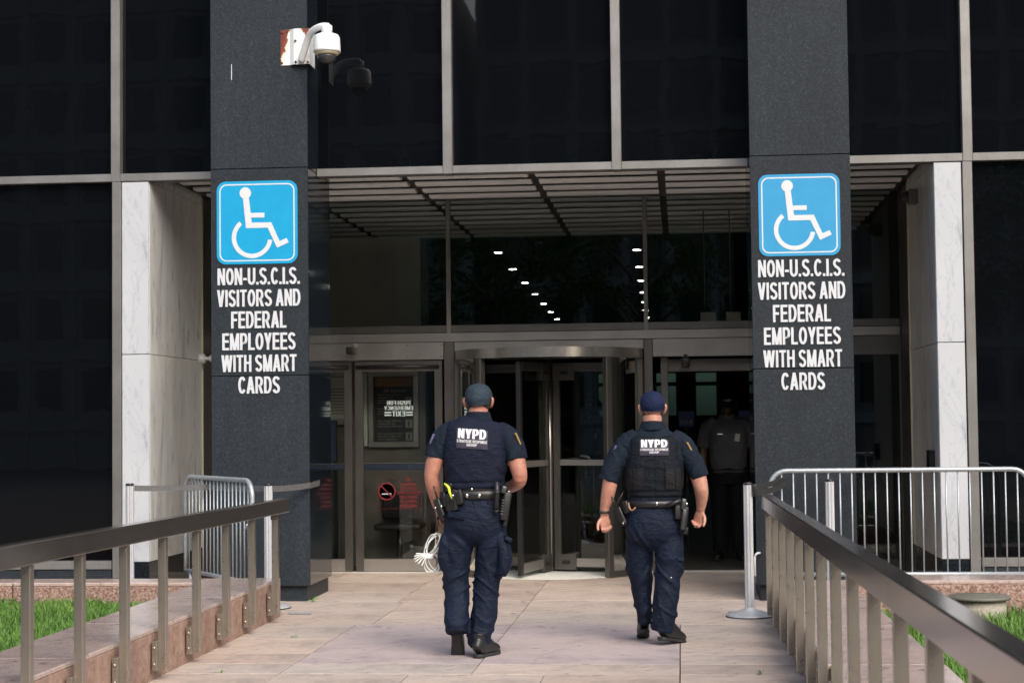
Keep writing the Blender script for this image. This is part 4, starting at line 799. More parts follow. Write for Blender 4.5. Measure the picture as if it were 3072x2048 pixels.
def hand(wr, dr, palm, curl, side, k=1.):
    """wr wrist, dr direction of the fingers, palm = way the palm faces; four bent fingers and a thumb; list of lofts"""
    wr, d, pn = Vector(wr), Vector(dr).normalized(), Vector(palm).normalized(); pn = (pn-pn.dot(d)*d).normalized(); s = d.cross(pn).normalized()*side
    out = [loft([wr-d*.02, wr+d*.02, wr+d*.055, wr+d*.09, wr+d*.098], [(.026*k, .020*k), (.033*k, .019*k), (.041*k, .017*k), (.040*k, .014*k), (.034*k, .009*k)], 14, 3, pn, 2.6)]
    for i, (o, L) in enumerate(((.030, .072), (.0105, .080), (-.0095, .074), (-.0285, .058))):
        a = wr+d*(.088-.004*abs(i-1))*k+s*o*k; seg = [L*.46, L*.30, L*.26]; ang = 0; P = [a-d*.02]; P.append(a)
        for j in range(3):
            ang += R(curl[j]*(1+.08*i)); q = d*math.cos(ang)+pn*math.sin(ang); P.append(P[-1]+q*seg[j]*k)
        out.append(loft(P, [.0085*k, .0098*k, .0092*k, .0085*k, .0066*k], 10, 3, s))
    a = wr+d*.025*k+s*.028*k; e = (s*.8+d*.75+pn*.25).normalized(); e2 = (s*.1+d*.85+pn*.5).normalized(); P = [a-e*.01, a+e*.03*k, a+e*.05*k+e2*.022*k, a+e*.05*k+e2*.05*k]
    out.append(loft(P, [.012*k, .0125*k, .0108*k, .0075*k], 10, 3, pn)); return out
def head_parts(c, k=1., yaw_=0.):
    """c = centre of the skull; face towards +y"""
    x, y, z = c; P = [ellipsoid((x, y-.004, z+.012*k), (.0745*k, .093*k, .082*k), 24, 16), ellipsoid((x, y+.030*k, z-.045*k), (.060*k, .068*k, .078*k), 20, 12),
         loft([(x, y+.07*k, z+.02*k), (x, y+.098*k, z-.02*k), (x, y+.112*k, z-.035*k), (x, y+.094*k, z-.048*k)], [(.010*k, .01*k), (.013*k, .014*k), (.018*k, .014*k), (.014*k, .012*k)], 10, 3),
         ellipsoid((x, y+.086*k, z-.074*k), (.024*k, .014*k, .010*k), 12, 8), ellipsoid((x, y+.078*k, z-.108*k), (.026*k, .02*k, .02*k), 12, 8)]
    for s in (-1, 1):
        P += [ellipsoid((x+s*.032*k, y+.082*k, z+.002*k), (.014*k, .012*k, .009*k), 10, 8), ellipsoid((x+s*.034*k, y+.082*k, z+.022*k), (.02*k, .012*k, .007*k), 10, 8)]
        ex, ey, ez = x+s*.085*k, y-.006, z-.014*k
        P.append(loft([(ex-s*.006, ey+.012, ez-.034*k), (ex+s*.004, ey+.0, ez-.02*k), (ex+s*.012, ey-.008, ez+.008*k), (ex+s*.010, ey-.004, ez+.028*k), (ex-s*.002, ey+.008, ez+.032*k)], [(.007*k, .010*k), (.010*k, .014*k), (.010*k, .018*k), (.009*k, .016*k), (.006*k, .009*k)], 10, 3))
    return P
def cap_obj(c, mat, parent, k=1., bill=True, slack=0.):
    """six-panel cap seen from behind: crown with seams, hem band, top button; bill towards +y"""
    x, y, z = c; nu, nv = 48, 14; V, F = [], []
    A0 = R(-34)
    for j in range(nv+1):
        t = j/nv; a = A0+(math.pi/2-A0)*t
        for i in range(nu):
            b = 2*math.pi*i/nu; rr = max(math.cos(a), 1e-4)**.88 if j < nv else .03; seam = abs(((b/(2*math.pi)*6+.5) % 1)-.5)*2; g = 1-.016*max(0, 1-seam*9)*math.cos(a)
            wob = 1+.012*noise.noise((math.cos(b)*2.4+slack, math.sin(b)*2.4, t*3))+slack*.026*(noise.noise((math.cos(b)*1.6, math.sin(b)*1.6+slack*3, t*11))+.3*math.sin(t*16+1.5*math.sin(b*2)))*(1-t)
            zz = z+.010*k+.084*k*math.sin(a)-.014*k*(1-t)*max(0, -math.sin(b))
            V.append((x+.0915*k*rr*g*wob*math.cos(b), y-.002+.110*k*rr*g*wob*math.sin(b), zz))
    for j in range(nv):
        for i in range(nu): i2 = (i+1) % nu; F.append((j*nu+i, j*nu+i2, (j+1)*nu+i2, (j+1)*nu+i))
    F.append(tuple(nv*nu+i for i in range(nu))); cp = lp('cap', V, F, mat, parent)
    hem = [(x+.0785*k*math.cos(q), y-.002+.0945*k*math.sin(q), z-.036*k-.014*k*max(0, -math.sin(q))) for q in [2*math.pi*i/40 for i in range(41)]]; vv, ff = loft(hem, [(.0022, .006)]*41, 6, 1, (0, 0, 1), caps=False); h = lp('cap_hem', vv, ff, mat, cp)
    vv, ff = ellipsoid((x, y-.002, z+.094*k), (.009, .009, .005), 12, 6); lp('cap_button', vv, ff, mat, cp)
    vv, ff = loft([(x, y+.085*k, z-.03*k), (x, y+.13*k, z-.034*k), (x, y+.175*k, z-.05*k)], [(.078*k, .003), (.075*k, .003), (.05*k, .003)], 18, 4, (0, .2, 1)); lp('cap_bill', vv, ff, mat, cp); return cp
def shoe(name, heel, yaw_, pit, mat, parent, L=.29, k=1.):
    """heel on the ground point, toe towards +y turned by yaw; pit lifts the heel (rotation about the toe ball)"""
    o = bpy.data.objects.new(name, None)
    up_ = loft([(0, -.005, .05), (0, .02, .075), (0, .06, .085), (0, .12, .075), (0, .18, .055), (0, .24, .044), (0, .275, .036)], [(.030, .045), (.039, .065), (.041, .075), (.043, .06), (.046, .042), (.044, .032), (.026, .018)], 18, 3, (0, 0, 1), 2.4)
    an = loft([(0, .04, .06), (0, .035, .12), (0, .03, .17)], [(.038, .05), (.038, .045), (.042, .048)], 16, 3, (0, 1, 0))
    sl = loft([(0, -.012, .014), (0, .03, .014), (0, .10, .016), (0, .19, .013), (0, .25, .014), (0, .288, .018)], [(.028, .014), (.039, .014), (.035, .011), (.046, .013), (.043, .013), (.02, .009)], 16, 3, (0, 0, 1), 4.)
    Mx = Matrix.Translation(Vector(heel)) @ Matrix.Rotation(yaw_, 4, 'Z') @ Matrix.Translation((0, .21, 0)) @ Matrix.Rotation(-pit, 4, 'X') @ Matrix.Translation((0, -.21, 0))
    tf = lambda p: ([Mx @ Vector(v) for v in p[0]], p[1])
    b = remesh(name, [tf(up_), tf(an)], .006, mat, parent, 4); so_ = lp('sole', *tf(sl), 'black_rubber', b); return b
def patch_text(person, vest, x0, x1, ztop, zbot, tilt, k=1.):
    bv = bvh_of(vest); p = grid_plate('name_patch', x0, x1, zbot, ztop, 'patch_navy', person, tilt); drape(p, bv, .006); cx = (x0+x1)/2; w = x1-x0; h = ztop-zbot
    for s_, w_, h_, dz in (('NYPD', .90*w, .50*h, .27*h), ('STRATEGIC RESPONSE', .97*w, .145*h, -.125*h), ('GROUP', .33*w, .135*h, -.305*h)):
        t_ = caps('patch_line', s_, w_, h_, cx, 0, (ztop+zbot)/2+dz+tilt*cx, 'patch_white', None, depth=.0016, t=.20 if s_ == 'NYPD' else .155, gap=.07 if s_ == 'NYPD' else .11, fine=True)
        for v in t_.data.vertices: v.co.z += tilt*v.co.x
        drape(t_, bv, .0095); t_.parent = p
def trousers_fold(knee, ankle, amp, seed):
    """hanging cloth: sharp creases behind the knees, stacked folds at the hems, pulls from seat and pockets"""
    def cr(p, fx, fz, sl, sd, w=.16):
        q = noise.noise((p.x*3+sd, p.y*3, p.z*4))*.5
        a = noise.noise((p.x*fx+sd, p.y*fx-sd, (p.z+sl*p.x)*fz+q)); return max(0., 1-abs(a)/w)**1.3
    def f(p, n):
        z = p.z; s = 1 if p.x > -.03 else -1; d = 0
        a = math.exp(-((z-ankle-.07)/.10)**2); d += amp*1.15*a*(cr(p, 3, 10, .5*s, seed, .24)-.2)
        a = math.exp(-((z-knee)/.12)**2); d += amp*1.1*a*(cr(p, 3, 7.5, 1.0*s, seed+7, .22)-.2)
        a = math.exp(-((z-.74)/.09)**2); d += amp*.9*a*(cr(p, 3, 7, -1.4*s, seed+3, .2)-.2)
        a = math.exp(-((z-.95)/.10)**2); d += amp*.35*a*(cr(p, 5, 7, 1.0*s, seed+23)-.3)
        a = 1/(1+math.exp((z-.78)/.05)); d += amp*.6*a*(cr(p, 6, 4, .8*s, seed+13, .22)-.25)
        return d
    return f
def gear_ring(name, z, rx, ry, cy, h, mat, parent, tilt=0., th=.006):
    P = [(rx*math.cos(q), cy+ry*math.sin(q), z+tilt*rx*math.cos(q)) for q in [2*math.pi*i/48 for i in range(49)]]; v, f = loft(P, [(th, h/2)]*49, 8, 1, (0, 0, 1), 5., False); return lp(name, v, f, mat, parent)
def snap(name, c, mat, parent, r=.011, face=(0, -1, 0)):
    v, f = ellipsoid(c, (r, r*.6, r*1.3), 12, 8); return lp(name, v, f, mat, parent)

# ---- officer on the left
P1 = thing('person', 'person walking away in slate grey cap and plain navy vest with lettered back patch', 'person', (-1.37, 11.85, 0), 'officers walking in')
def torso_left(g, z0=1.05, z1=1.60):
    return loft([(-.012, 0, 1.02), (-.012, 0, 1.10), (-.014, 0, 1.20), (-.012, .0, 1.34), (-.006, .005, 1.44), (-.002, .01, 1.51), (0, .012, 1.555), (.004, .012, 1.60)], [(.185+g, .125+g), (.190+g, .130+g), (.196+g, .138+g), (.205+g, .142+g), (.200+g, .132+g), (.185+g, .108+g), (.14+g, .08+g), (.075+g, .062+g)], 28, 4, (0, 1, 0), 2.5)
skin = []
skin += head_parts((.008, .035, 1.715), 1.0); skin += [loft([(.006, .015, 1.50), (.006, .018, 1.58), (.007, .028, 1.66)], [(.085, .075), (.068, .070), (.066, .072)], 18, 3)]
skin += [torso_left(-.03), loft([(-.10, 0, .98), (-.135, 0, .75), (-.154, .015, .5), (-.142, -.07, .2)], [.07, .055, .04, .035], 14, 3), loft([(.08, 0, .98), (.06, .02, .75), (.045, .025, .5), (.0, .01, .15)], [.07, .055, .04, .035], 14, 3), loft([(0, 0, 1.1), (0, 0, .92)], [(.15, .1), (.15, .1)], 16, 3)]
skin += [loft([(-.17, .01, 1.49), (-.235, -.005, 1.42), (-.285, -.025, 1.31), (-.308, -.035, 1.215), (-.302, -.01, 1.14), (-.292, .03, 1.06), (-.28, .055, .995)], [.055, .066, .060, .050, .048, .039, .031], 18, 4)]
skin += hand((-.28, .055, .995), (.12, .15, -1), (.9, .3, .1), (30, 55, 40), -1)
skin += [loft([(.17, .01, 1.48), (.235, -.01, 1.41), (.272, -.035, 1.29), (.292, -.05, 1.19), (.262, .03, 1.155), (.215, .13, 1.13), (.17, .21, 1.12)], [.055, .066, .060, .048, .046, .040, .030], 18, 4)]
skin += hand((.17, .21, 1.12), (-.5, .8, -.05), (-.6, -.6, -.3), (25, 40, 30), 1)
remesh('body', skin, .0052, 'skin_a', P1, 2)
hb = loft([(.008, .032, 1.70), (.008, .03, 1.672), (.008, .024, 1.655)], [(.078, .100), (.075, .092), (.066, .076)], 24, 3); lp('hair', *hb, 'hair_short', P1)
cap_obj((.008, .035, 1.735), 'cap_slate', P1, 1.02, slack=.8)
def sh_fold(seed, amp):
    return lambda p, n: amp*(ridge(p, 9, 12, 1.2 if p.x < 0 else -1.2, seed)-.6)*(1 if abs(p.x) > .2 else .55)
sleeves = [loft([(-.13, .005, 1.525), (-.205, .0, 1.485), (-.258, -.012, 1.41), (-.284, -.022, 1.33)], [.065, .080, .078, .076], 22, 4), loft([(.13, .005, 1.515), (.205, -.0, 1.465), (.248, -.018, 1.39), (.268, -.032, 1.31)], [.065, .080, .078, .076], 22, 4)]
remesh('shirt', [torso_left(.006)]+sleeves, .0075, 'navy_shirt', P1, 3, sh_fold(3, .006))
v, f = loft([(.006, .02, 1.575), (.006, .022, 1.60), (.006, .026, 1.632), (.006, .026, 1.64)], [(.098, .095), (.090, .090), (.080, .086), (.074, .080)], 26, 3); lp('collar', v, f, 'navy_shirt', P1)
vs = loft([(-.018, 0, 1.125), (-.018, 0, 1.14), (-.016, 0, 1.20), (-.014, 0, 1.28), (-.012, .0, 1.37), (-.008, .005, 1.45), (-.004, .01, 1.51), (0, .012, 1.55), (.002, .014, 1.578), (.004, .016, 1.592)], [(.188, .142), (.200, .150), (.207, .158), (.213, .164), (.218, .166), (.214, .158), (.212, .138), (.188, .112), (.14, .09), (.10, .072)], 34, 4, (0, 1, 0), 2.7)
def vf(p, n):
    d = .004*(ridge(p, 6, 9, .4, 21)-.6); d += .010*math.exp(-((abs(p.x)-.19)/.045)**2)*math.exp(-((p.z-1.27)/.10)**2)*(ridge(p, 3, 16, 1.1 if p.x > 0 else -1.1, 5)-.5)
    d -= .007*math.exp(-((p.z-1.165)/.012)**2)+.004*math.exp(-((p.z-1.518+.04*abs(p.x))/.006)**2); return d
vest1 = remesh('vest', [vs], .0068, 'navy_vest', P1, 3, vf); patch_text(P1, vest1, -.122, .088, 1.520, 1.392, -.075)
for s in (-1, 1): lbox('shoulder_strap', (s*.165-.002, .012, 1.548 if s < 0 else 1.538), (.05, .12, .016), 'black_plastic', P1, (0, s*24, 0), .006)
o = lbox('sleeve_patch', (.277, -.062, 1.455), (.012, .055, .085), 'patch_gold', P1, (0, -24, 22), .004); o = lbox('sleeve_patch', (-.292, -.05, 1.46), (.012, .05, .07), 'patch_mauve', P1, (0, 24, -20), .004)
gear_ring('waistband', 1.118, .196, .138, 0, .03, 'webbing', P1); gear_ring('duty_belt', 1.085, .205, .146, 0, .058, 'leather_black', P1, 0, .008)
snap('belt_snap', (-.055, -.152, 1.083), 'snap_metal', P1); snap('belt_snap', (.028, -.154, 1.083), 'snap_metal', P1); snap('belt_snap', (-.022, -.150, 1.125), 'snap_metal', P1, .007)
# pouches and holsters hanging from the belt
h_ = lbox('holster', (-.155, -.135, 1.04), (.085, .05, .115), 'leather_black', P1, (0, -6, -25), .012); lbox('taser_grip', (-.165, -.15, 1.155), (.055, .03, .06), 'black_plastic', h_, (0, 14, 0), .01).location = (-.015, -.005, .10); v, f = loft([(-.205, -.165, 1.165), (-.175, -.175, 1.14), (-.165, -.178, 1.10), (-.15, -.172, 1.06)], [(.005, .005), (.009, .005), (.008, .005), (.005, .004)], 10, 4); lp('taser_trim', v, f, 'taser_yellow', P1)
lbox('pouch', (-.105, -.158, 1.075), (.05, .045, .10), 'leather_black', P1, (0, -10, -12), .01); lbox('pouch', (-.14, -.16, 1.085), (.04, .04, .08), 'leather_black', P1, (0, 25, -18), .008); snap('pouch_snap', (-.145, -.183, 1.085), 'snap_metal', P1, .007); lbox('pouch', (-.205, -.09, 1.06), (.05, .06, .10), 'leather_black', P1, (0, -8, -50), .01)
r_ = lbox('radio', (-.245, -.09, 1.0), (.05, .04, .13), 'black_plastic', P1, (0, -22, -30), .008); tube('antenna', [(-.262, -.09, 1.06), (-.286, -.095, 1.145)], .006, 'black_plastic').parent = P1; snap('radio_clip', (-.232, -.115, 1.01), 'snap_metal', P1, .007); snap('radio_clip', (-.272, -.115, 1.0), 'snap_metal', P1, .006)
b_ = tube('baton', [(.148, -.165, 1.175), (.148, -.168, 1.10), (.142, -.165, .985)], .0165, 'leather_black'); b_.parent = P1; tube('baton_tip', [(.142, -.165, .985), (.142, -.165, .975)], .020, 'black_plastic').parent = P1; tube('baton_ring', [(.148, -.167, 1.108), (.148, -.168, 1.095)], .020, 'leather_black').parent = P1
h_ = lbox('pistol_holster', (.195, -.10, 1.01), (.055, .07, .19), 'leather_black', P1, (0, 10, 20), .014); lbox('pistol_grip', (.185, -.115, 1.12), (.035, .05, .05), 'gun_metal', P1, (0, 18, 20), .008); lbox('holster_tip', (.192, -.09, .905), (.03, .045, .06), 'leather_black', P1, (0, 12, 20), .01); snap('holster_rivet', (.222, -.125, 1.105), 'snap_metal', P1, .006)
for i in range(6): lbox('holster_rib', (.187-.004*i*.6, -.142, 1.05-.018*i), (.018, .004, .007), 'gun_metal', P1, (0, 10, 20), .002)
# trousers, boots
hips = loft([(-.012, 0, 1.105), (-.012, 0, 1.06), (-.015, -.004, .96), (-.018, -.004, .87), (-.022, 0, .80), (-.024, .005, .745)], [(.188, .128), (.196, .137), (.208, .152), (.210, .148), (.17, .118), (.06, .06)], 28, 4, (0, 1, 0), 2.4)
legL = loft([(-.115, 0, .92), (-.135, .0, .80), (-.150, .01, .66), (-.156, .02, .50), (-.147, -.01, .36), (-.143, -.06, .24), (-.140, -.085, .165)], [(.105, .125), (.103, .118), (.100, .108), (.088, .094), (.083, .09), (.080, .088), (.073, .082)], 26, 4)
legR = loft([(.085, 0, .92), (.085, .01, .80), (.075, .02, .66), (.055, .025, .50), (.042, .02, .36), (.018, .01, .22), (-.002, .01, .12), (-.006, .015, .075)], [(.105, .125), (.104, .118), (.100, .108), (.092, .096), (.085, .092), (.083, .092), (.082, .09), (.074, .082)], 26, 4)
pkL = loft([(-.205, -.02, .82), (-.225, -.02, .74), (-.228, -.02, .65), (-.205, -.01, .59), (-.18, 0, .57)], [(.03, .07), (.040, .085), (.042, .088), (.034, .07), (.015, .04)], 18, 4, (0, 1, 0), 3.2)
pkR = loft([(.15, -.02, .82), (.172, -.02, .74), (.185, -.02, .66), (.172, -.02, .59), (.13, -.01, .555)], [(.03, .07), (.040, .088), (.048, .092), (.042, .085), (.015, .05)], 18, 4, (0, 1, 0), 3.2)
tr = remesh('trousers', [hips, legL, legR, pkL, pkR], .0072, 'navy_trousers', P1, 5, trousers_fold(.48, .12, .013, 2.))
lbox('pocket_flap', (-.125, -.156, .955), (.125, .010, .045), 'navy_trousers', P1, (0, 8, -12), .004); lbox('pocket_flap', (.205, -.07, .79), (.05, .075, .03), 'navy_trousers', P1, (0, 30, 20), .006); lbox('belt_loop', (-.012, -.142, 1.05), (.014, .008, .05), 'navy_trousers', P1, (0, 0, 0), .002); lbox('belt_loop', (.085, -.135, 1.05), (.014, .008, .05), 'navy_trousers', P1, (0, 0, 12), .002)
shoe('boot', (-.148, -.14, .0), R(2), R(60), 'boot_black', P1); shoe('boot', (-.002, -.09, 0), R(-22), 0, 'boot_black', P1)

# ---- cable ties hanging from his belt
zt = thing('cable_tie_bundle', 'bundle of white plastic cable ties hanging by the left officer', 'cable ties', (-1.70, 11.86, .57))
rs = random.Random(11)
for i in range(9):
    a, b = rs.uniform(.075, .10), rs.uniform(.026, .042); cx, cz = (.012+rs.uniform(-.012, .018), .175) if i < 5 else (.015+rs.uniform(-.02, .03), .055); an = R(rs.uniform(-40, -15)) if i < 5 else R(rs.uniform(-30, 50)); q0 = rs.uniform(-.02, .02)
    if i >= 5: a, b = .062, .045
    P = [(cx+b*math.cos(q)*math.cos(an)-a*math.sin(q)*math.sin(an), q0+.014*math.sin(q*2+i), cz+b*math.cos(q)*math.sin(an)+a*math.sin(q)*math.cos(an)) for q in [2*math.pi*k/28 for k in range(29)]]
    v, f = loft(P, [(.0028, .0105)]*29, 8, 1, (0, 1, 0), 4., False); mesh('tie', v, f, 'tie_white', zt, True, (-1.70, 11.86, .57))
for i in range(6):
    a = R(150+18*i); mesh('tie_end', *loft([(0, 0, .11), (.05*math.cos(a), -.025, .11+.02*math.sin(a)), (.105*math.cos(a), -.03, .09+.06*math.sin(a))], [(.0026, .008), (.0026, .008), (.005, .0075)], 8, 3, (0, 1, 0), 4.), 'tie_white', zt, True, (-1.70, 11.86, .57))
v, f = loft([(-.012, 0, .085), (-.012, 0, .115)], [(.038, .03), (.038, .03)], 16, 2); mesh('tie_wrap', v, f, 'tie_white', zt, True, (-1.70, 11.86, .57))
tube('strap', [(.06, 0, .37), (.05, .005, .30), (.045, 0, .215)], .010, 'black_plastic', zt, loc=(-1.70, 11.86, .57)); P = [(.07+.014*math.cos(q), -.01, .315+.032*math.sin(q)) for q in [2*math.pi*k/16 for k in range(17)]]; mesh('clip', *loft(P, [.004]*17, 6, 1, (0, 1, 0), 2., False), 'copper_clip', zt, True, (-1.70, 11.86, .57)); tube('cord', [(.068, -.01, .285), (.055, -.012, .25), (.06, -.01, .21)], .004, 'copper_clip', zt, loc=(-1.70, 11.86, .57))

# ---- officer on the right
P2 = thing('person', 'person walking away in navy cap and black panelled vest with lettered back patch', 'person', (-.16, 12.52, 0), 'officers walking in')
dx = -.034
def torso_right(g): return loft([(dx-.004, 0, .94), (dx-.004, 0, 1.02), (dx, 0, 1.12), (dx, 0, 1.26), (dx, .005, 1.36), (dx-.004, .01, 1.43), (dx-.006, .012, 1.475), (dx-.006, .014, 1.52)], [(.175+g, .125+g), (.180+g, .13+g), (.19+g, .138+g), (.20+g, .142+g), (.198+g, .132+g), (.185+g, .108+g), (.14+g, .08+g), (.075+g, .062+g)], 28, 4, (0, 1, 0), 2.5)
skin = head_parts((dx-.006, .035, 1.662), .97); skin += [loft([(dx-.006, .012, 1.42), (dx-.008, .016, 1.50), (dx-.008, .026, 1.60)], [(.088, .076), (.071, .072), (.067, .074)], 18, 3), torso_right(-.03)]
skin += [loft([(-.11, 0, .95), (-.14, .03, .7), (-.142, .078, .45), (-.119, .103, .15)], [.07, .055, .035, .03], 14, 3), loft([(.05, 0, .95), (.06, -.01, .7), (.048, -.03, .45), (.01, -.046, .12)], [.07, .055, .04, .035], 14, 3), loft([(dx, 0, 1.05), (dx, 0, .86)], [(.15, .1), (.15, .1)], 16, 3)]
skin += [loft([(-.20, .01, 1.41), (-.27, .0, 1.33), (-.325, -.02, 1.22), (-.347, -.035, 1.12), (-.366, -.02, 1.03), (-.385, .0, .96), (-.388, .005, .905)], [.055, .062, .058, .053, .047, .036, .030], 18, 4)]
skin += hand((-.388, .005, .905), (.08, .05, -1), (.35, -.9, 0), (38, 62, 45), 1)
skin += [loft([(.14, .01, 1.40), (.205, .0, 1.33), (.262, -.02, 1.21), (.288, -.035, 1.11), (.297, -.005, 1.04), (.293, .03, .975), (.288, .045, .935)], [.055, .062, .058, .052, .046, .036, .030], 18, 4)]
skin += hand((.288, .045, .935), (-.22, .15, -1), (-.5, -.75, 0), (35, 55, 40), -1)
remesh('body', skin, .0052, 'skin_b', P2, 2)
cap_obj((dx-.006, .033, 1.682), 'cap_navy', P2, .985, slack=.25)
sleeves = [loft([(-.15, .005, 1.455), (-.225, .0, 1.405), (-.288, -.012, 1.31), (-.334, -.022, 1.21), (-.36, -.028, 1.145)], [.062, .076, .077, .075, .074], 22, 4), loft([(.09, .005, 1.45), (.165, .0, 1.395), (.225, -.014, 1.30), (.265, -.026, 1.22), (.286, -.03, 1.165)], [.062, .076, .074, .068, .064], 22, 4)]
remesh('shirt', [torso_right(.006)]+sleeves, .0075, 'navy_shirt', P2, 3, sh_fold(8, .007))
v, f = loft([(dx-.006, .018, 1.495), (dx-.006, .02, 1.52), (dx-.006, .026, 1.553), (dx-.006, .026, 1.562)], [(.10, .098), (.092, .092), (.082, .088), (.075, .082)], 26, 3); lp('collar', v, f, 'navy_shirt', P2)
vs = loft([(dx, 0, 1.035), (dx, 0, 1.05), (dx, 0, 1.12), (dx, 0, 1.22), (dx, .003, 1.31), (dx, .006, 1.37), (dx, .008, 1.42), (dx, .01, 1.445), (dx, .012, 1.462)], [(.186, .142), (.194, .150), (.200, .158), (.202, .164), (.192, .162), (.188, .152), (.186, .132), (.172, .11), (.14, .085)], 34, 4, (0, 1, 0), 2.7)
def vf2(p, n):
    x = p.x-dx; d = .004*(ridge(p, 5, 12, .2, 31)-.6)*(1 if abs(x) < .1 else .4)
    d += .007*math.exp(-((p.z-1.19)/.09)**6)*(1 if .075 < abs(x) < .21 and n.y < .3 else 0)-.004*math.exp(-(x/.005)**2)-.006*math.exp(-((p.z-1.068)/.01)**2)
    a = math.hypot(x/.095, (p.z-1.47)/.055)
    d -= .012*max(0, 1-a) if n.y < .2 else 0
    return d
vest2 = remesh('vest', [vs], .0068, 'black_vest', P2, 2, vf2); patch_text(P2, vest2, -.130, .072, 1.432, 1.325, 0.)
bv2 = bvh_of(vest2)
for a, b in ((-.222, -.185), (-.18, -.115), (.05, .112), (.118, .155)):
    p = grid_plate('side_panel', a, b, 1.085, 1.235, 'webbing', P2, 0, 6, 6); drape(p, bv2, .005)
o = lbox('sleeve_patch', (.212, -.055, 1.375), (.012, .05, .085), 'patch_gold', P2, (0, -30, 22), .004); o = lbox('sleeve_patch', (-.305, -.045, 1.36), (.012, .05, .075), 'patch_mauve', P2, (0, 27, -20), .004)
lbox('shoulder_pin', (-.205, -.02, 1.472), (.02, .008, .006), 'patch_gold', P2, (0, 30, 0), .002)
gear_ring('duty_belt', .985, .190, .146, 0, .045, 'leather_black', P2, 0, .008).location = (dx, 0, 0); snap('belt_snap', (dx+.018, -.152, .99), 'snap_metal', P2, .010)
b_ = tube('baton', [(.055, -.165, .975), (.105, -.168, .995), (.15, -.160, 1.015)], .0155, 'leather_black'); b_.parent = P2; lbox('pistol_grip', (.165, -.13, .985), (.034, .055, .075), 'gun_metal', P2, (0, 6, 15), .008); lbox('pistol_holster', (.168, -.115, .885), (.05, .06, .17), 'leather_black', P2, (0, 7, 15), .014); lbox('pistol_slide', (.168, -.15, .88), (.026, .014, .14), 'gun_metal', P2, (0, 8, 15), .004); snap('holster_rivet', (.19, -.13, .985), 'snap_metal', P2, .008); lbox('holster_tip', (.178, -.11, .80), (.035, .04, .05), 'leather_black', P2, (0, 10, 15), .01)
lbox('pouch', (.125, -.12, .93), (.045, .05, .10), 'leather_black', P2, (0, 0, 15), .008)
r_ = lbox('radio', (-.265, -.06, .90), (.045, .05, .13), 'black_plastic', P2, (0, -25, -20), .008); tube('antenna', [(-.295, -.06, .96), (-.335, -.06, 1.04)], .005, 'black_plastic').parent = P2; tube('radio_cord', [(-.30, -.08, .955), (-.29, -.09, 1.0), (-.262, -.08, 1.05), (-.25, -.06, 1.07)], .004, 'black_plastic', sub=4).parent = P2; snap('radio_clip', (-.245, -.09, .865), 'snap_metal', P2, .007); snap('radio_clip', (-.255, -.09, .85), 'snap_metal', P2, .005)
lbox('pouch', (-.225, -.08, .965), (.04, .06, .09), 'leather_black', P2, (0, -12, -30), .01); v, f = loft([(-.215, -.115, .995), (-.205, -.13, .955), (-.185, -.14, .945), (-.165, -.148, .965)], [(.006, .003)]*4, 8, 4); lp('tan_strap', v, f, 'tan_strap', P2)
P = [(-.390+.033*math.cos(q), .002+.03*math.sin(q), .925) for q in [2*math.pi*k/24 for k in range(25)]]; lp('wrist_band', *loft(P, [(.004, .011)]*25, 8, 1, (0, 0, 1), 4., False), 'black_rubber', P2)
hips = loft([(dx-.006, 0, 1.0), (dx-.006, 0, .955), (dx-.008, -.004, .86), (dx-.008, -.004, .78), (dx-.010, 0, .71), (dx-.012, .005, .66)], [(.172, .126), (.182, .135), (.198, .152), (.200, .148), (.16, .118), (.06, .06)], 28, 4, (0, 1, 0), 2.4)
legL = loft([(-.125, .0, .83), (-.143, .03, .70), (-.150, .06, .56), (-.140, .08, .43), (-.128, .09, .30), (-.120, .10, .20), (-.118, .105, .13)], [(.100, .122), (.098, .115), (.092, .105), (.078, .09), (.062, .082), (.058, .078), (.054, .072)], 26, 4)
legR = loft([(.055, 0, .83), (.062, -.01, .70), (.060, -.02, .56), (.048, -.03, .44), (.035, -.045, .30), (.018, -.05, .18), (.008, -.045, .10)], [(.100, .122), (.103, .115), (.098, .105), (.093, .096), (.088, .092), (.084, .09), (.074, .08)], 26, 4)
remesh('trousers', [hips, legL, legR, loft([(.09, -.01, .68), (.115, -.015, .60), (.118, -.02, .50), (.095, -.02, .44)], [(.02, .05), (.034, .075), (.036, .078), (.015, .05)], 16, 3, (0, 1, 0), 3.)], .0072, 'navy_trousers', P2, 5, trousers_fold(.47, .13, .014, 5.))
lbox('pocket_flap', (.13, -.075, .60), (.055, .07, .028), 'navy_trousers', P2, (0, 18, 25), .006); lbox('pocket_snap', (.075, -.118, .475), (.012, .008, .012), 'snap_metal', P2, (0, 0, 0), .003)
shoe('boot', (-.120, .10, .01), R(4), R(16), 'boot_black', P2); shoe('boot', (.0, -.10, 0), R(-33), R(10), 'boot_black', P2)

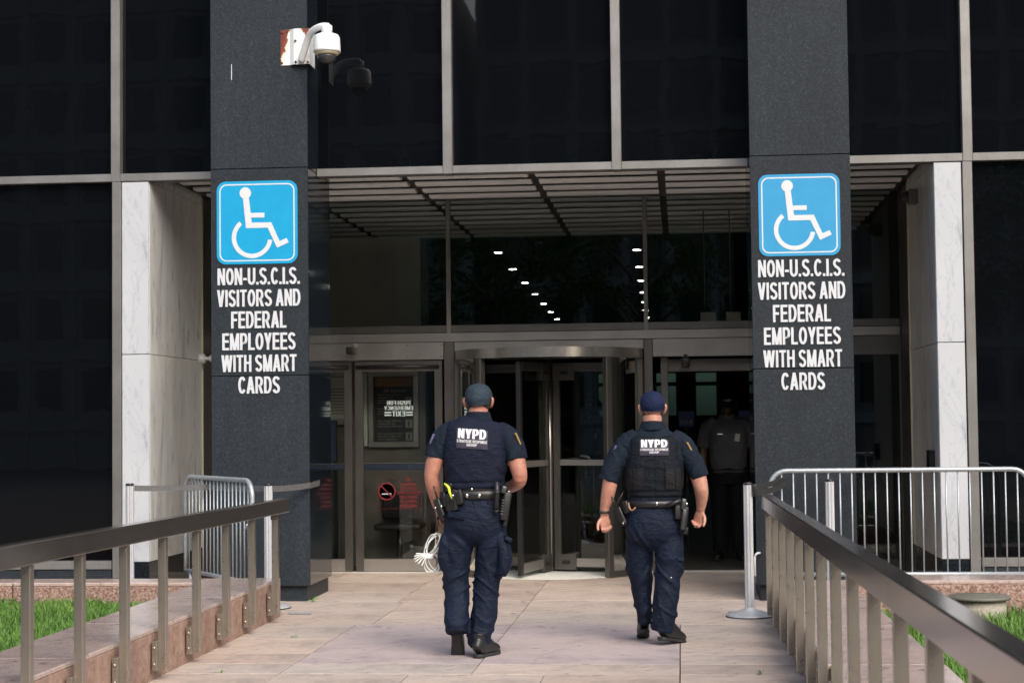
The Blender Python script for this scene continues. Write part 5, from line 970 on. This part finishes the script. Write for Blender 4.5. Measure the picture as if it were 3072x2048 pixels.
# ---- guard standing in the dark doorway, facing out
P3 = thing('person', 'security guard in grey shirt and black cap standing in the dark right doorway', 'person', (.52, 20.0, 0)); P3.rotation_euler.z = R(180)
skin = head_parts((0, .02, 1.735), 1.06); skin += [loft([(0, .0, 1.48), (0, .005, 1.58), (0, .015, 1.66)], [(.09, .08), (.075, .075), (.07, .075)], 16, 3)]
tor = lambda g: loft([(0, 0, .98), (0, .01, 1.06), (0, .02, 1.18), (0, .015, 1.34), (0, .0, 1.45), (0, -.005, 1.52), (0, -.005, 1.56), (0, 0, 1.60)], [(.19+g, .14+g), (.20+g, .16+g), (.205+g, .165+g), (.205+g, .15+g), (.205+g, .13+g), (.19+g, .10+g), (.15+g, .08+g), (.08+g, .065+g)], 24, 3, (0, 1, 0), 2.4)
skin += [tor(-.03), loft([(0, 0, 1.08), (0, 0, .9)], [(.15, .1)]*2, 14, 3)]
for s in (-1, 1):
    skin += [loft([(s*.17, 0, 1.50), (s*.25, -.01, 1.40), (s*.275, -.02, 1.25), (s*.28, -.01, 1.16), (s*.275, .04, 1.02), (s*.27, .06, .92)], [.055, .062, .055, .05, .042, .032], 16, 3)]+hand((s*.27, .06, .92), (0, .1, -1), (-s, .2, 0), (20, 30, 20), -s)
    skin += [loft([(s*.09, 0, .98), (s*.10, 0, .7), (s*.10, 0, .4), (s*.10, -.01, .12)], [.08, .07, .055, .05], 12, 3)]
remesh('body', skin, .0075, 'skin_dark', P3, 2)
remesh('shirt', [tor(.008)]+[loft([(s*.13, 0, 1.545), (s*.215, -.003, 1.49), (s*.262, -.012, 1.38), (s*.282, -.02, 1.25)], [.062, .078, .076, .070], 18, 3) for s in (-1, 1)], .009, 'guard_shirt', P3, 3, sh_fold(2, .005))
v, f = loft([(0, .01, 1.575), (0, .015, 1.60), (0, .02, 1.63)], [(.10, .095), (.092, .09), (.082, .085)], 22, 3); lp('collar', v, f, 'guard_shirt', P3)
cap_obj((0, .02, 1.755), 'guard_black', P3, 1.08); c_ = caps('cap_text', 'SECURITY', .085, .022, 0, 0, 0, 'paper', None, depth=.001); c_.parent = P3; c_.location = (0, .145, 1.775); c_.rotation_euler = (0, 0, R(180)); gear_ring('belt', 1.02, .215, .165, 0, .05, 'guard_black', P3)
lbox('badge_card', (-.10, .165, 1.36), (.055, .006, .085), 'paper', P3, (8, -10, 0), .003); lbox('badge_holder', (-.10, .161, 1.36), (.07, .006, .105), 'black_plastic', P3, (8, -10, 0), .004); lbox('name_bar', (.09, .155, 1.40), (.06, .005, .012), 'snap_metal', P3, (8, 0, 0), .002); lbox('shoulder_patch', (.30, .015, 1.42), (.012, .05, .07), 'gsa_blue', P3, (0, -15, 0), .003)
remesh('trousers', [loft([(0, 0, 1.05), (0, 0, .95), (0, 0, .84)], [(.20, .15), (.205, .155), (.19, .14)], 20, 3)]+[loft([(s*.095, 0, .92), (s*.105, 0, .7), (s*.105, 0, .45), (s*.105, -.01, .08)], [.105, .10, .085, .078], 18, 3) for s in (-1, 1)], .01, 'guard_black', P3, 3)
for s in (-1, 1): shoe('boot', (s*.105, -.05, 0), R(-10*s), 0, 'boot_black', P3)

# ---- dark figure far inside, seen through the revolving door
P4 = copy_tree(P3, (-1.14, 23.6, 0)); tag(P4, 'dark figure standing deep in the lobby, seen through the revolving door', 'person'); P4.rotation_euler.z = R(150)
